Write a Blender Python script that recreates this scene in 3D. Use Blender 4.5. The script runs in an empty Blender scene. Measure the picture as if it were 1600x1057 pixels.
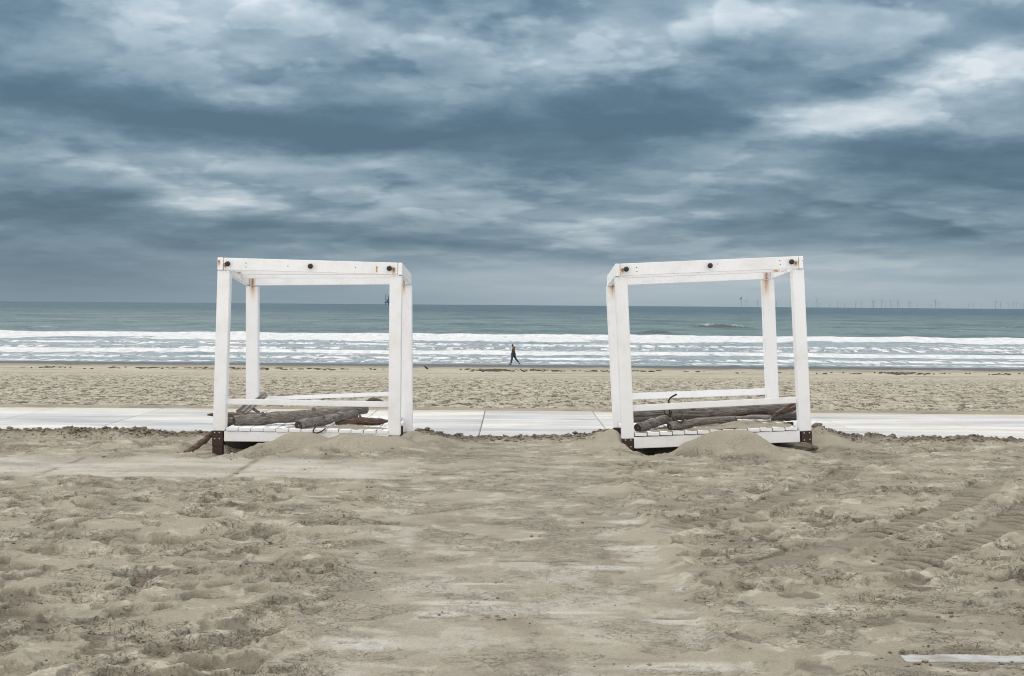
import bpy, bmesh, math, random
import numpy as np
from mathutils import Vector, Matrix

random.seed(7)
RNG = np.random.default_rng(11)
SC = bpy.context.scene
COL = SC.collection

# ------------------------------------------------------------------ camera
EYE = Vector((0.0, 0.0, 1.9))
FPX = 2400.0                                   # focal length in pixels of the 1600 px wide photograph
PITCH = -math.atan(51.5 / FPX)
ROLL = math.radians(0.43)
cam_d = bpy.data.cameras.new('camera')
cam_d.sensor_width = 36.0
cam_d.lens = FPX / 1600 * 36.0
cam_d.clip_start = 0.1
cam_d.clip_end = 120000.0
cam = bpy.data.objects.new('camera', cam_d)
COL.objects.link(cam)
CAM_R = (Matrix.Rotation(math.radians(90) + PITCH, 3, 'X') @ Matrix.Rotation(ROLL, 3, 'Z'))
cam.matrix_world = Matrix.Translation(EYE) @ CAM_R.to_4x4()
SC.camera = cam


def at(px, py, Y):
    """the point of the place seen at pixel px, py of the photograph, Y metres away"""
    d = CAM_R @ Vector(((px - 800.0) / FPX, (528.5 - py) / FPX, -1.0))
    return EYE + d * (Y / d.y)


# ------------------------------------------------------------------ node helpers
class NT:
    def __init__(self, tree):
        self.t = tree

    def n(self, typ, **kw):
        nd = self.t.nodes.new(typ)
        for k, v in kw.items():
            if k.startswith('i_'):
                self.put(nd.inputs[k[2:].replace('_', ' ')], v)
            else:
                setattr(nd, k, v)
        return nd

    def put(self, inp, v):
        if isinstance(v, bpy.types.NodeSocket):
            self.t.links.new(v, inp)
        else:
            inp.default_value = v

    def m(self, op, a, b=None, c=None, clamp=False):
        nd = self.t.nodes.new('ShaderNodeMath')
        nd.operation = op
        nd.use_clamp = clamp
        for i, v in enumerate((a, b, c)):
            if v is not None:
                self.put(nd.inputs[i], v)
        return nd.outputs[0]

    def vm(self, op, a, b=None):
        nd = self.t.nodes.new('ShaderNodeVectorMath')
        nd.operation = op
        self.put(nd.inputs[0], a)
        if b is not None:
            self.put(nd.inputs[1], b)
        return nd.outputs[0]

    def comb(self, x, y, z):
        nd = self.t.nodes.new('ShaderNodeCombineXYZ')
        for i, v in enumerate((x, y, z)):
            self.put(nd.inputs[i], v)
        return nd.outputs[0]

    def sep(self, v):
        nd = self.t.nodes.new('ShaderNodeSeparateXYZ')
        self.put(nd.inputs[0], v)
        return nd.outputs

    def noise(self, vec, scale, detail=4.0, rough=0.55, dist=0.0, lac=2.0):
        nd = self.t.nodes.new('ShaderNodeTexNoise')
        nd.noise_dimensions = '3D'
        self.put(nd.inputs['Vector'], vec)
        self.put(nd.inputs['Scale'], scale)
        nd.inputs['Detail'].default_value = detail
        nd.inputs['Roughness'].default_value = rough
        nd.inputs['Lacunarity'].default_value = lac
        nd.inputs['Distortion'].default_value = dist
        return nd.outputs['Fac']

    def ramp(self, fac, stops, interp='LINEAR'):
        nd = self.t.nodes.new('ShaderNodeValToRGB')
        cr = nd.color_ramp
        cr.interpolation = interp
        while len(cr.elements) < len(stops):
            cr.elements.new(0.5)
        for e, (p, c) in zip(cr.elements, stops):
            e.position = p
            e.color = (*c, 1.0) if len(c) == 3 else c
        self.put(nd.inputs[0], fac)
        return nd.outputs['Color']

    def mix(self, fac, a, b, blend='MIX'):
        nd = self.t.nodes.new('ShaderNodeMix')
        nd.data_type = 'RGBA'
        nd.blend_type = blend
        self.put(nd.inputs['Factor'], fac)
        for s, v in (('A', a), ('B', b)):
            i = [x for x in nd.inputs if x.name == s and x.type == 'RGBA'][0]
            if not isinstance(v, bpy.types.NodeSocket):
                v = (*v, 1.0) if len(v) == 3 else v
            self.put(i, v)
        return [x for x in nd.outputs if x.type == 'RGBA'][0]

    def smooth(self, v, lo, hi):
        nd = self.t.nodes.new('ShaderNodeMapRange')
        nd.interpolation_type = 'SMOOTHSTEP'
        self.put(nd.inputs['Value'], v)
        nd.inputs['From Min'].default_value = lo
        nd.inputs['From Max'].default_value = hi
        return nd.outputs[0]


def lin(r, g, b):
    f = lambda c: (c / 255 / 12.92) if c <= 10 else ((c / 255 + 0.055) / 1.055) ** 2.4
    return (f(r), f(g), f(b))


# ------------------------------------------------------------------ world: overcast sky
SUN_EL, SUN_AZ = math.radians(52), math.radians(-38)      # azimuth from +Y towards +X
world = bpy.data.worlds.new('World')
SC.world = world
world.use_nodes = True
wt = world.node_tree
wt.nodes.clear()
w = NT(wt)
dirv = w.vm('NORMALIZE', w.n('ShaderNodeTexCoord').outputs['Generated'])
dx, dy, dz = w.sep(dirv)
az = w.m('MULTIPLY', w.m('ARCTAN2', dx, dy), FPX)          # sideways angle, scaled
el = w.m('MULTIPLY', w.m('ARCSINE', dz), FPX)
zpos = w.m('MAXIMUM', dz, 0.0)
zz = w.m('MULTIPLY', w.m('LOGARITHM', w.m('ADD', zpos, 0.055), math.e), 0.62)
q = w.comb(dx, dy, zz)
n_warp1 = w.noise(q, 4.0, 3.0, 0.5)
n_warp2 = w.noise(w.vm('ADD', q, (7.3, 2.1, 4.4)), 4.0, 3.0, 0.5)
n_warp3 = w.noise(w.vm('ADD', q, (1.3, 8.1, 9.4)), 13.0, 5.0, 0.58)
n_warp4 = w.noise(w.vm('ADD', q, (3.3, 5.1, 1.4)), 13.0, 5.0, 0.58)
el_n = w.m('DIVIDE', w.m('ADD', el, 40.0), 330.0, clamp=True)
azw = w.m('ADD', az, w.m('ADD', w.m('MULTIPLY', w.m('SUBTRACT', n_warp1, 0.5), 200.0), w.m('MULTIPLY', w.m('SUBTRACT', n_warp4, 0.5), 200.0)))
elw = w.m('ADD', el, w.m('MULTIPLY', w.m('ADD', w.m('MULTIPLY', w.m('SUBTRACT', n_warp2, 0.5), 50.0),
          w.m('MULTIPLY', w.m('SUBTRACT', n_warp3, 0.5), 95.0)), el_n))
CLOUDS = [  # sideways, height (as in the photograph's frame), half sizes, strength, tilt
    (20, 70, 170, 120, -0.24, 0), (140, 70, 120, 50, 0.12, 0), (400, 55, 190, 55, 0.26, 0), (545, 110, 60, 55, -0.12, 0),
    (690, 85, 110, 45, 0.16, 0), (700, 10, 170, 28, -0.22, 0), (950, 78, 180, 42, 0.30, 0.10), (1180, 30, 200, 40, 0.12, 0),
    (1500, 30, 160, 30, 0.10, 0), (200, 178, 320, 36, -0.30, -0.10), (470, 205, 230, 30, -0.24, 0), (760, 205, 240, 36, -0.26, 0),
    (1010, 180, 160, 42, -0.34, 0), (1180, 125, 170, 36, -0.14, 0.1), (1400, 165, 190, 40, 0.36, 0.22), (1550, 125, 130, 30, 0.40, 0.1),
    (1330, 195, 110, 24, 0.22, 0), (860, 258, 190, 28, -0.30, 0), (1500, 265, 230, 42, -0.36, 0), (1590, 325, 110, 20, -0.30, 0),
    (300, 262, 230, 13, 0.20, 0), (352, 318, 86, 17, 0.34, 0.05), (345, 340, 90, 9, -0.16, 0), (90, 285, 170, 50, -0.14, 0),
    (170, 318, 90, 14, -0.14, 0.1), (60, 400, 330, 60, -0.20, 0), (700, 310, 230, 30, 0.14, 0), (1080, 278, 150, 13, 0.24, 0),
    (990, 335, 130, 16, 0.20, 0), (1130, 352, 170, 15, -0.22, 0), (880, 372, 45, 12, 0.20, 0), (1420, 335, 180, 14, 0.18, 0),
    (640, 372, 180, 16, -0.12, 0), (1300, 380, 200, 12, -0.10, 0), (1250, 430, 420, 40, 0.14, 0), (820, 440, 260, 34, 0.06, 0),
    (250, 250, 260, 60, 0.04, 0), (1450, 437, 140, 7, -0.10, 0), (340, 383, 70, 8, -0.08, 0), (1560, 200, 90, 30, 0.10, 0)]
acc = None
for cx, cy, rx, ry, amp, tilt in CLOUDS:
    a0 = cx - 800
    e0 = 477 + 0.0075 * a0 - cy
    du = w.m('SUBTRACT', azw, a0)
    dv = w.m('SUBTRACT', elw, e0)
    if tilt:
        dv = w.m('SUBTRACT', dv, w.m('MULTIPLY', du, tilt))
    r2 = w.m('ADD', w.m('POWER', w.m('MULTIPLY', du, 1.0 / rx), 2.0), w.m('POWER', w.m('MULTIPLY', dv, 1.0 / ry), 2.0))
    g = w.m('MULTIPLY', w.m('EXPONENT', w.m('MULTIPLY', w.m('POWER', r2, 1.3), -0.8)), amp)
    acc = g if acc is None else w.m('ADD', acc, g)
n_big = w.noise(q, 7.0, 10.0, 0.60, 0.1)
n_up = w.noise(w.vm('ADD', q, (0.0, 0.0, 0.045)), 7.0, 8.0, 0.55, 0.1)


def billow(vec, sc, det, v1, v2):
    """cauliflower density: smooth noise with rounded knobs on two scales"""
    wv = w.n('ShaderNodeTexNoise', noise_dimensions='3D')
    w.put(wv.inputs['Vector'], vec)
    wv.inputs['Scale'].default_value = sc * 2.2
    wv.inputs['Detail'].default_value = 4.0
    v = w.vm('ADD', vec, w.vm('MULTIPLY', w.vm('SUBTRACT', wv.outputs['Color'], (0.5, 0.5, 0.5)), (0.50 / sc, 0.50 / sc, 0.50 / sc)))
    d = w.noise(vec, sc, det, 0.5)
    for k, amp in ((2.6, v1), (6.0, v2)):
        vo = w.n('ShaderNodeTexVoronoi', voronoi_dimensions='3D', feature='F1')
        w.put(vo.inputs['Vector'], v)
        vo.inputs['Scale'].default_value = sc * k
        d = w.m('ADD', d, w.m('MULTIPLY', w.m('SUBTRACT', 0.42, vo.outputs['Distance']), amp))
    return d


q2 = w.vm('ADD', w.vm('MULTIPLY', q, (1.0, 1.0, 0.80)), (5.0, 3.0, 8.0))
c_a = billow(q2, 6.0, 5.0, 0.13, 0.075)
c_b = billow(w.vm('ADD', q2, (0.006, 0.0, 0.050)), 6.0, 3.0, 0.06, 0.0)
puff = w.m('SUBTRACT', w.smooth(c_a, 0.47, 0.56), w.smooth(c_b, 0.36, 0.66))  # crisp lit top, soft grey base
q3 = w.vm('ADD', w.vm('MULTIPLY', q, (1.0, 1.0, 0.85)), (2.0, 6.0, 1.0))
d_a = billow(q3, 13.0, 5.0, 0.13, 0.075)
d_b = billow(w.vm('ADD', q3, (0.003, 0.0, 0.024)), 13.0, 3.0, 0.06, 0.0)
puff2 = w.m('SUBTRACT', w.smooth(d_a, 0.475, 0.56), w.smooth(d_b, 0.38, 0.64))
edge = w.m('MULTIPLY', w.m('SUBTRACT', n_big, n_up), 0.7)
soft = w.m('MULTIPLY', w.m('SUBTRACT', n_big, 0.5), 0.26)
calm_k = w.m('ADD', 0.34, w.m('MULTIPLY', w.smooth(acc, -0.26, 0.12), 0.66))     # heavy bases are smoother than the tops
tex = w.m('ADD', w.m('ADD', edge, soft), w.m('MULTIPLY', calm_k, w.m('ADD', w.m('MULTIPLY', puff, 0.25), w.m('MULTIPLY', puff2, 0.14))))
tex = w.m('MULTIPLY', tex, w.smooth(el, -10.0, 150.0))
hor = w.m('MULTIPLY', w.m('SUBTRACT', w.noise(w.comb(dx, dy, w.m('MULTIPLY', zpos, 7.0)), 8.0, 5.0, 0.5), 0.5), 0.16)
low = w.m('MULTIPLY', w.smooth(el, 130.0, 0.0), w.m('ADD', 0.08, w.m('MULTIPLY', w.smooth(az, -800.0, 500.0), 0.20)))
bright = w.m('ADD', w.m('ADD', w.m('ADD', w.m('ADD', w.m('MULTIPLY', acc, 0.98), tex), hor), 0.44), low)
cloud = w.ramp(bright, [(0.0, lin(72, 99, 118)), (0.16, lin(83, 110, 129)), (0.34, lin(107, 132, 149)), (0.52, lin(132, 153, 167)),
                        (0.74, lin(162, 179, 190)), (1.0, lin(202, 210, 216))])
land_v = (-0.30, -0.85, 0.43)                             # unseen sky behind the camera, brightened to light the white frame fronts
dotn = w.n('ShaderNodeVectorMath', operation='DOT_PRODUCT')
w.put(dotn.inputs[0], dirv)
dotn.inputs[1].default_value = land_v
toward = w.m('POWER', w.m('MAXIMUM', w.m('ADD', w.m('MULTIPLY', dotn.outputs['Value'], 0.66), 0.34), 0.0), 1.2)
grey = w.n('ShaderNodeRGBToBW')
w.put(grey.inputs[0], cloud)
white = w.vm('MULTIPLY', w.comb(grey.outputs[0], grey.outputs[0], grey.outputs[0]), (1.03, 1.0, 0.965))
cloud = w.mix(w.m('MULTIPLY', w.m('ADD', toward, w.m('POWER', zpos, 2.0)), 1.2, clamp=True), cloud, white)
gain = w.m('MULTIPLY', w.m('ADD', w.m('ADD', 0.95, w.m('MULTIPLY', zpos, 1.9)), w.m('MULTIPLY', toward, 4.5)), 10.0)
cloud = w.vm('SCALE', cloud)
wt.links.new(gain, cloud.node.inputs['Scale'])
sky = w.n('ShaderNodeTexSky', sky_type='NISHITA', sun_disc=False, sun_elevation=SUN_EL, sun_rotation=SUN_AZ)
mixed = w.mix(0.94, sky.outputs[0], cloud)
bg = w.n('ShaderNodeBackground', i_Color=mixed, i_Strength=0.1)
wo = w.n('ShaderNodeOutputWorld')
wt.links.new(bg.outputs[0], wo.inputs[0])
world.cycles.sampling_method = 'MANUAL'
world.cycles.sample_map_resolution = 512

# ------------------------------------------------------------------ sun behind thick cloud
sun_d = bpy.data.lights.new('sun', 'SUN')
sun_d.energy = 1.5
sun_d.angle = math.radians(20)
sun_d.color = (1.0, 0.97, 0.92)
sun = bpy.data.objects.new('sun', sun_d)
COL.objects.link(sun)
sd = Vector((math.sin(SUN_AZ) * math.cos(SUN_EL), math.cos(SUN_AZ) * math.cos(SUN_EL), math.sin(SUN_EL)))
sun.rotation_euler = sd.to_track_quat('Z', 'Y').to_euler()
sun.location = sd * 60

vs = SC.view_settings
vs.view_transform = 'Standard'
vs.look = 'None'
vs.exposure = 0.0
vs.gamma = 1.0
vs.use_curve_mapping = False
SC.cycles.max_bounces = 6
SC.cycles.use_denoising = True
SC.cycles.filter_width = 1.05
SC.cycles.use_adaptive_sampling = False
try:
    SC.cycles.sampling_pattern = 'BLUE_NOISE'
except TypeError:
    pass
SC.cycles.diffuse_bounces = 3

# ------------------------------------------------------------------ numpy noise
_P = np.random.default_rng(5).permutation(4096).astype(np.int64)
_G = np.random.default_rng(6).uniform(0, 2 * np.pi, 4096)
_GX, _GY = np.cos(_G), np.sin(_G)


def perlin(x, y, seed=0):
    xi, yi = np.floor(x), np.floor(y)
    xf, yf = x - xi, y - yi
    xi, yi = xi.astype(np.int64), yi.astype(np.int64)
    u = xf * xf * xf * (xf * (xf * 6 - 15) + 10)
    v = yf * yf * yf * (yf * (yf * 6 - 15) + 10)

    def g(ix, iy, fx, fy):
        h = _P[(_P[(ix + seed * 131) & 4095] + iy) & 4095]
        return _GX[h] * fx + _GY[h] * fy
    a = g(xi, yi, xf, yf)
    b = g(xi + 1, yi, xf - 1, yf)
    c = g(xi, yi + 1, xf, yf - 1)
    d = g(xi + 1, yi + 1, xf - 1, yf - 1)
    return ((a + (b - a) * u) + ((c + (d - c) * u) - (a + (b - a) * u)) * v) * 1.45


def fbm(x, y, octv=4, seed=0, rough=0.5):
    s, a, t = 0.0, 1.0, 0.0
    for i in range(octv):
        s = s + a * perlin(x, y, seed + i * 7)
        t += a
        x, y, a = x * 2.03 + 3.1, y * 2.03 + 1.7, a * rough
    return s / t


def sstep(x, lo, hi):
    t = np.clip((x - lo) / (hi - lo), 0, 1)
    return t * t * (3 - 2 * t)


def gauss(x, y, cx, cy, rx, ry, ang=0.0):
    c, s = math.cos(ang), math.sin(ang)
    ux, uy = (x - cx) * c + (y - cy) * s, -(x - cx) * s + (y - cy) * c
    return np.exp(-(ux / rx) ** 2 - (uy / ry) ** 2)


# ------------------------------------------------------------------ object helpers
def link(o, parent=None):
    COL.objects.link(o)
    if parent is not None:
        o.parent = parent
    return o


def tag(o, label=None, cat=None, group=None, kind=None):
    for k, v in (('label', label), ('category', cat), ('group', group), ('kind', kind)):
        if v:
            o[k] = v
    return o


def empty(name, loc=(0, 0, 0)):
    o = bpy.data.objects.new(name, None)
    o.empty_display_size = 0.2
    o.location = loc
    return link(o)


def grid_mesh(name, X, Y, Z, mat, attrs=None, kind='structure', smooth=True):
    r, c = X.shape
    me = bpy.data.meshes.new(name)
    nv = r * c
    me.vertices.add(nv)
    co = np.stack([X, Y, Z], -1).astype(np.float32).reshape(-1)
    me.vertices.foreach_set('co', co)
    idx = np.arange(nv, dtype=np.int32).reshape(r, c)
    f = np.stack([idx[:-1, :-1], idx[:-1, 1:], idx[1:, 1:], idx[1:, :-1]], -1).reshape(-1, 4)
    me.loops.add(f.size)
    me.polygons.add(len(f))
    me.loops.foreach_set('vertex_index', f.reshape(-1))
    me.polygons.foreach_set('loop_start', np.arange(0, f.size, 4, dtype=np.int32))
    me.polygons.foreach_set('use_smooth', np.full(len(f), smooth, dtype=bool))
    me.update(calc_edges=True)
    for k, v in (attrs or {}).items():
        at_ = me.attributes.new(k, 'FLOAT', 'POINT')
        at_.data.foreach_set('value', v.astype(np.float32).reshape(-1))
    me.materials.append(mat)
    o = bpy.data.objects.new(name, me)
    if kind:
        o['kind'] = kind
    return link(o)


def bm_obj(name, bm, mat, parent=None, smooth=False, loc=None):
    me = bpy.data.meshes.new(name)
    bmesh.ops.recalc_face_normals(bm, faces=bm.faces[:])
    bm.to_mesh(me)
    bm.free()
    if smooth:
        me.polygons.foreach_set('use_smooth', np.full(len(me.polygons), True))
    for m in (mat if isinstance(mat, (list, tuple)) else [mat]):
        me.materials.append(m)
    o = bpy.data.objects.new(name, me)
    if loc is not None:
        o.location = loc
    return link(o, parent)


def new_mat(name):
    m = bpy.data.materials.new(name)
    m.use_nodes = True
    m.node_tree.nodes.clear()
    t = NT(m.node_tree)
    out = t.n('ShaderNodeOutputMaterial')
    p = t.n('ShaderNodeBsdfPrincipled')
    m.node_tree.links.new(p.outputs[0], out.inputs[0])
    return m, t, p


def bump(t, h, dist, strength=1.0, normal=None):
    b = t.n('ShaderNodeBump')
    b.inputs['Strength'].default_value = strength
    b.inputs['Distance'].default_value = dist
    t.put(b.inputs['Height'], h)
    if normal is not None:
        t.put(b.inputs['Normal'], normal)
    return b.outputs[0]


def attr(t, name):
    return t.n('ShaderNodeAttribute', attribute_name=name).outputs['Fac']


# ------------------------------------------------------------------ materials
def mat_sand(name, far=False):
    m, t, p = new_mat(name)
    pos = t.n('ShaderNodeNewGeometry').outputs['Position']
    damp, film = attr(t, 'damp'), attr(t, 'film')
    if far:
        base = t.mix(t.noise(pos, 0.5, 6, 0.6), lin(178, 173, 158), lin(205, 199, 183))
        dark = lin(106, 98, 86)
    else:
        base = t.mix(t.noise(pos, 0.9, 7, 0.62), lin(138, 132, 118), lin(171, 165, 151))
        dark = lin(80, 72, 61)
    if far:
        px_, py_, pz_ = t.sep(pos)
        sp = t.noise(t.comb(t.m('MULTIPLY', px_, 3.8), t.m('MULTIPLY', py_, 1.1), 0.0), 1.0, 8, 0.72, 0.4)
        damp = t.m('MAXIMUM', damp, t.m('MULTIPLY', t.m('MULTIPLY', t.smooth(sp, 0.49, 0.575), attr(t, 'trodden')), 0.95))
        base = t.mix(t.m('MULTIPLY', t.smooth(sp, 0.48, 0.36), attr(t, 'trodden')), base, lin(208, 202, 186))
    else:
        turned = attr(t, 'trodden')
        sp = t.noise(pos, 3.2, 6, 0.60, 0.5)
        big = t.noise(t.vm('ADD', pos, (9.0, 4.0, 1.0)), 0.75, 5, 0.6)
        patch = t.m('MULTIPLY', t.smooth(sp, 0.55, 0.66), t.smooth(big, 0.42, 0.62))
        damp = t.m('MAXIMUM', damp, t.m('MULTIPLY', t.m('MULTIPLY', patch, turned), 0.68))
        base = t.mix(t.m('MULTIPLY', t.m('MULTIPLY', t.smooth(sp, 0.47, 0.36), turned), 0.6), base, lin(196, 191, 179))
    c = t.mix(damp, base, dark)
    c = t.mix(film, c, lin(92, 87, 84) if far else lin(186, 183, 175))
    if far:
        gx_, gy_, gz_ = t.sep(pos)
        g = t.noise(t.comb(t.m('MULTIPLY', gx_, 16.0), t.m('MULTIPLY', gy_, 5.0), 0.0), 1.0, 4, 0.7)
    else:
        g = t.m('ADD', t.m('MULTIPLY', t.noise(pos, 300.0, 2, 0.6), 0.4), t.m('MULTIPLY', t.noise(pos, 70.0, 4, 0.7), 0.6))
    c = t.mix(0.55, c, t.ramp(g, [(0.32, (0.24, 0.22, 0.20)), (0.68, (0.76, 0.745, 0.71))]), 'OVERLAY')
    p.inputs['Base Color'].default_value = (0.3, 0.3, 0.3, 1)
    t.put(p.inputs['Base Color'], c)
    if far:
        t.put(p.inputs['Roughness'], t.m('SUBTRACT', 0.92, t.m('MULTIPLY', film, 0.62)))
    else:
        p.inputs['Roughness'].default_value = 0.93
    p.inputs['Specular IOR Level'].default_value = 0.25
    if far:
        h = t.noise(pos, 4.5, 6, 0.65)
        t.put(p.inputs['Normal'], bump(t, h, 0.22))
    else:
        h = t.m('ADD', t.m('MULTIPLY', t.noise(pos, 34.0, 4, 0.55), 0.6), t.m('MULTIPLY', t.noise(pos, 150.0, 3, 0.6), 0.35))
        turned_ = t.m('ADD', 0.25, t.m('MULTIPLY', attr(t, 'trodden'), 0.75))
        wob_ = t.vm('ADD', pos, t.vm('MULTIPLY', t.n('ShaderNodeTexNoise', i_Vector=pos, i_Scale=3.0, i_Detail=3.0).outputs['Color'], (0.10, 0.10, 0.10)))
        e1 = t.noise(wob_, 2.3, 5, 0.58)
        e2 = t.noise(t.vm('ADD', wob_, (3.0, 7.0, 0.0)), 5.5, 5, 0.60)
        lips_ = None
        for src, lv, am in ((e1, 0.42, 1.0), (e1, 0.50, 1.1), (e1, 0.58, 1.0), (e2, 0.45, 0.7), (e2, 0.55, 0.8)):
            k_ = t.m('MULTIPLY', t.smooth(src, lv, lv + 0.022), am)
            lips_ = k_ if lips_ is None else t.m('ADD', lips_, k_)
        lips_ = t.m('MULTIPLY', t.m('MULTIPLY', lips_, turned_), t.smooth(t.noise(pos, 1.3, 5, 0.6), 0.46, 0.58))
        t.put(p.inputs['Normal'], bump(t, h, 0.022, 1.0, bump(t, lips_, 0.020)))
    return m


PATH_N, PATH_F = 21.8, 27.55          # concrete path along the beach, near and far edge


def mat_concrete():
    m, t, p = new_mat('concrete')
    g = t.n('ShaderNodeNewGeometry')
    pos = g.outputs['Position']
    px, py, pz = t.sep(pos)
    stre = t.comb(t.m('MULTIPLY', px, 0.25), py, pz)
    n1 = t.noise(stre, 1.3, 7, 0.62)
    n2 = t.noise(pos, 11.0, 6, 0.65)
    rnd = t.n('ShaderNodeObjectInfo').outputs['Random']
    c = t.ramp(t.m('ADD', n1, t.m('MULTIPLY', t.m('SUBTRACT', rnd, 0.5), 0.16)),
               [(0.34, lin(158, 162, 167)), (0.50, lin(188, 189, 190)), (0.63, lin(210, 208, 203))])
    c = t.mix(t.smooth(n2, 0.56, 0.75), c, lin(168, 164, 154))
    c = t.mix(t.smooth(t.noise(stre, 3.0, 8, 0.7), 0.57, 0.70), c, lin(186, 180, 165))
    dust = t.noise(t.comb(t.m('MULTIPLY', px, 0.8), t.m('MULTIPLY', py, 1.6), 0.0), 1.0, 8, 0.68)
    edge_d = t.m('ADD', t.m('MULTIPLY', t.smooth(py, PATH_N + 1.1, PATH_N), 0.22), t.m('MULTIPLY', t.smooth(py, PATH_F - 0.9, PATH_F), 0.20))
    c = t.mix(t.m('MULTIPLY', t.smooth(t.m('ADD', dust, edge_d), 0.50, 0.68), 0.75), c, lin(184, 177, 162))
    scr = t.noise(t.comb(t.m('MULTIPLY', px, 0.5), t.m('MULTIPLY', py, 7.0), 0.0), 1.0, 5, 0.7)
    c = t.mix(t.m('MULTIPLY', t.smooth(scr, 0.60, 0.72), 0.5), c, lin(150, 151, 153))
    # grey-blue bare concrete in the near slabs where the wind keeps the sand off
    near = t.smooth(py, 21.0, 18.0)
    c = t.mix(near, c, t.mix(t.smooth(t.noise(pos, 4.0, 9, 0.75), 0.34, 0.66), lin(138, 134, 125), lin(180, 181, 182)))
    t.put(p.inputs['Base Color'], c)
    p.inputs['Roughness'].default_value = 0.85
    t.put(p.inputs['Normal'], bump(t, t.noise(pos, 60.0, 5, 0.7), 0.004))
    return m


def mat_paint(name, stains, base=(0.84, 0.845, 0.86)):
    """weathered white paint; stains = rust runs at (x, y, z of the top, half width, length, reach in y)"""
    m, t, p = new_mat(name)
    pos = t.n('ShaderNodeNewGeometry').outputs['Position']
    x, y, z = t.sep(pos)
    oc = t.n('ShaderNodeTexCoord').outputs['Object']
    blot = t.noise(pos, 3.0, 6, 0.6)
    c = t.mix(t.smooth(blot, 0.42, 0.75), base, (base[0] * 0.90, base[1] * 0.895, base[2] * 0.87))
    st = t.noise(t.comb(t.m('MULTIPLY', x, 40.0), t.m('MULTIPLY', y, 40.0), t.m('MULTIPLY', z, 4.0)), 1.0, 5, 0.65)
    c = t.mix(t.smooth(st, 0.60, 0.78), c, (base[0] * 0.80, base[1] * 0.79, base[2] * 0.76))
    chips = t.smooth(t.noise(pos, 17.0, 5, 0.75), 0.695, 0.725)
    c = t.mix(chips, c, lin(108, 102, 96))
    total = None
    for sx, sy, sz, hw, ln, ry in stains:
        dxx = t.m('ABSOLUTE', t.m('SUBTRACT', x, sx))
        dzz = t.m('DIVIDE', t.m('SUBTRACT', sz, z), ln)                  # 0 at the bolt, 1 at the end of the run
        dyy = t.m('LESS_THAN', t.m('ABSOLUTE', t.m('SUBTRACT', y, sy)), ry)
        across = t.m('SUBTRACT', 1.0, t.m('DIVIDE', dxx, hw), clamp=True)
        along = t.m('MULTIPLY', t.smooth(dzz, -0.22, 0.0), t.smooth(dzz, 1.0, 0.15))
        k = t.m('MULTIPLY', t.m('MULTIPLY', t.m('POWER', across, 0.7), along), dyy)
        total = k if total is None else t.m('MAXIMUM', total, k)
    if total is not None:
        k = t.m('MULTIPLY', total, t.m('ADD', 0.35, t.noise(t.comb(t.m('MULTIPLY', x, 60.0), t.m('MULTIPLY', y, 60.0),
                t.m('MULTIPLY', z, 9.0)), 1.0, 5, 0.7)), clamp=True)
        c = t.mix(k, c, t.ramp(k, [(0.0, lin(224, 194, 132)), (0.45, lin(206, 146, 58)), (0.85, lin(108, 58, 26))]))
    t.put(p.inputs['Base Color'], c)
    p.inputs['Roughness'].default_value = 0.55
    hh = t.noise(t.comb(t.m('MULTIPLY', x, 30.0), t.m('MULTIPLY', y, 30.0), t.m('MULTIPLY', z, 5.0)), 2.0, 5, 0.6)
    t.put(p.inputs['Normal'], bump(t, t.m('SUBTRACT', hh, t.m('MULTIPLY', chips, 0.6)), 0.004))
    return m


def mat_wood(name, c0, c1, c2, scale=1.0):
    m, t, p = new_mat(name)
    oc = t.n('ShaderNodeTexCoord').outputs['Generated']
    pos = t.n('ShaderNodeNewGeometry').outputs['Position']
    x, y, z = t.sep(pos)
    v = t.comb(t.m('MULTIPLY', x, 4.0), t.m('MULTIPLY', y, 14.0), t.m('MULTIPLY', z, 40.0))
    n = t.noise(v, 1.6 * scale, 7, 0.68, 0.6)
    b = t.noise(pos, 6.0, 5, 0.6)
    c = t.ramp(n, [(0.30, c0), (0.50, c1), (0.72, c2)])
    c = t.mix(t.smooth(b, 0.45, 0.7), c, t.mix(0.5, c, c0))
    t.put(p.inputs['Base Color'], c)
    p.inputs['Roughness'].default_value = 0.88
    t.put(p.inputs['Normal'], bump(t, n, 0.035))
    crack = t.smooth(t.noise(t.comb(t.m('MULTIPLY', x, 3.0), t.m('MULTIPLY', y, 20.0), t.m('MULTIPLY', z, 60.0)), 1.0, 4, 0.6), 0.60, 0.66)
    t.put(p.inputs['Base Color'], t.mix(crack, c, (0.02, 0.017, 0.015)))
    return m


def mat_plain(name, col, rough=0.7, metal=0.0, var=0.25, scale=20.0, bmp=0.002):
    m, t, p = new_mat(name)
    pos = t.n('ShaderNodeNewGeometry').outputs['Position']
    n = t.noise(pos, scale, 5, 0.65)
    c = t.mix(n, tuple(k * (1 - var) for k in col), tuple(min(1, k * (1 + var)) for k in col))
    t.put(p.inputs['Base Color'], c)
    p.inputs['Roughness'].default_value = rough
    p.inputs['Metallic'].default_value = metal
    if bmp:
        t.put(p.inputs['Normal'], bump(t, n, bmp))
    return m


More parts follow.
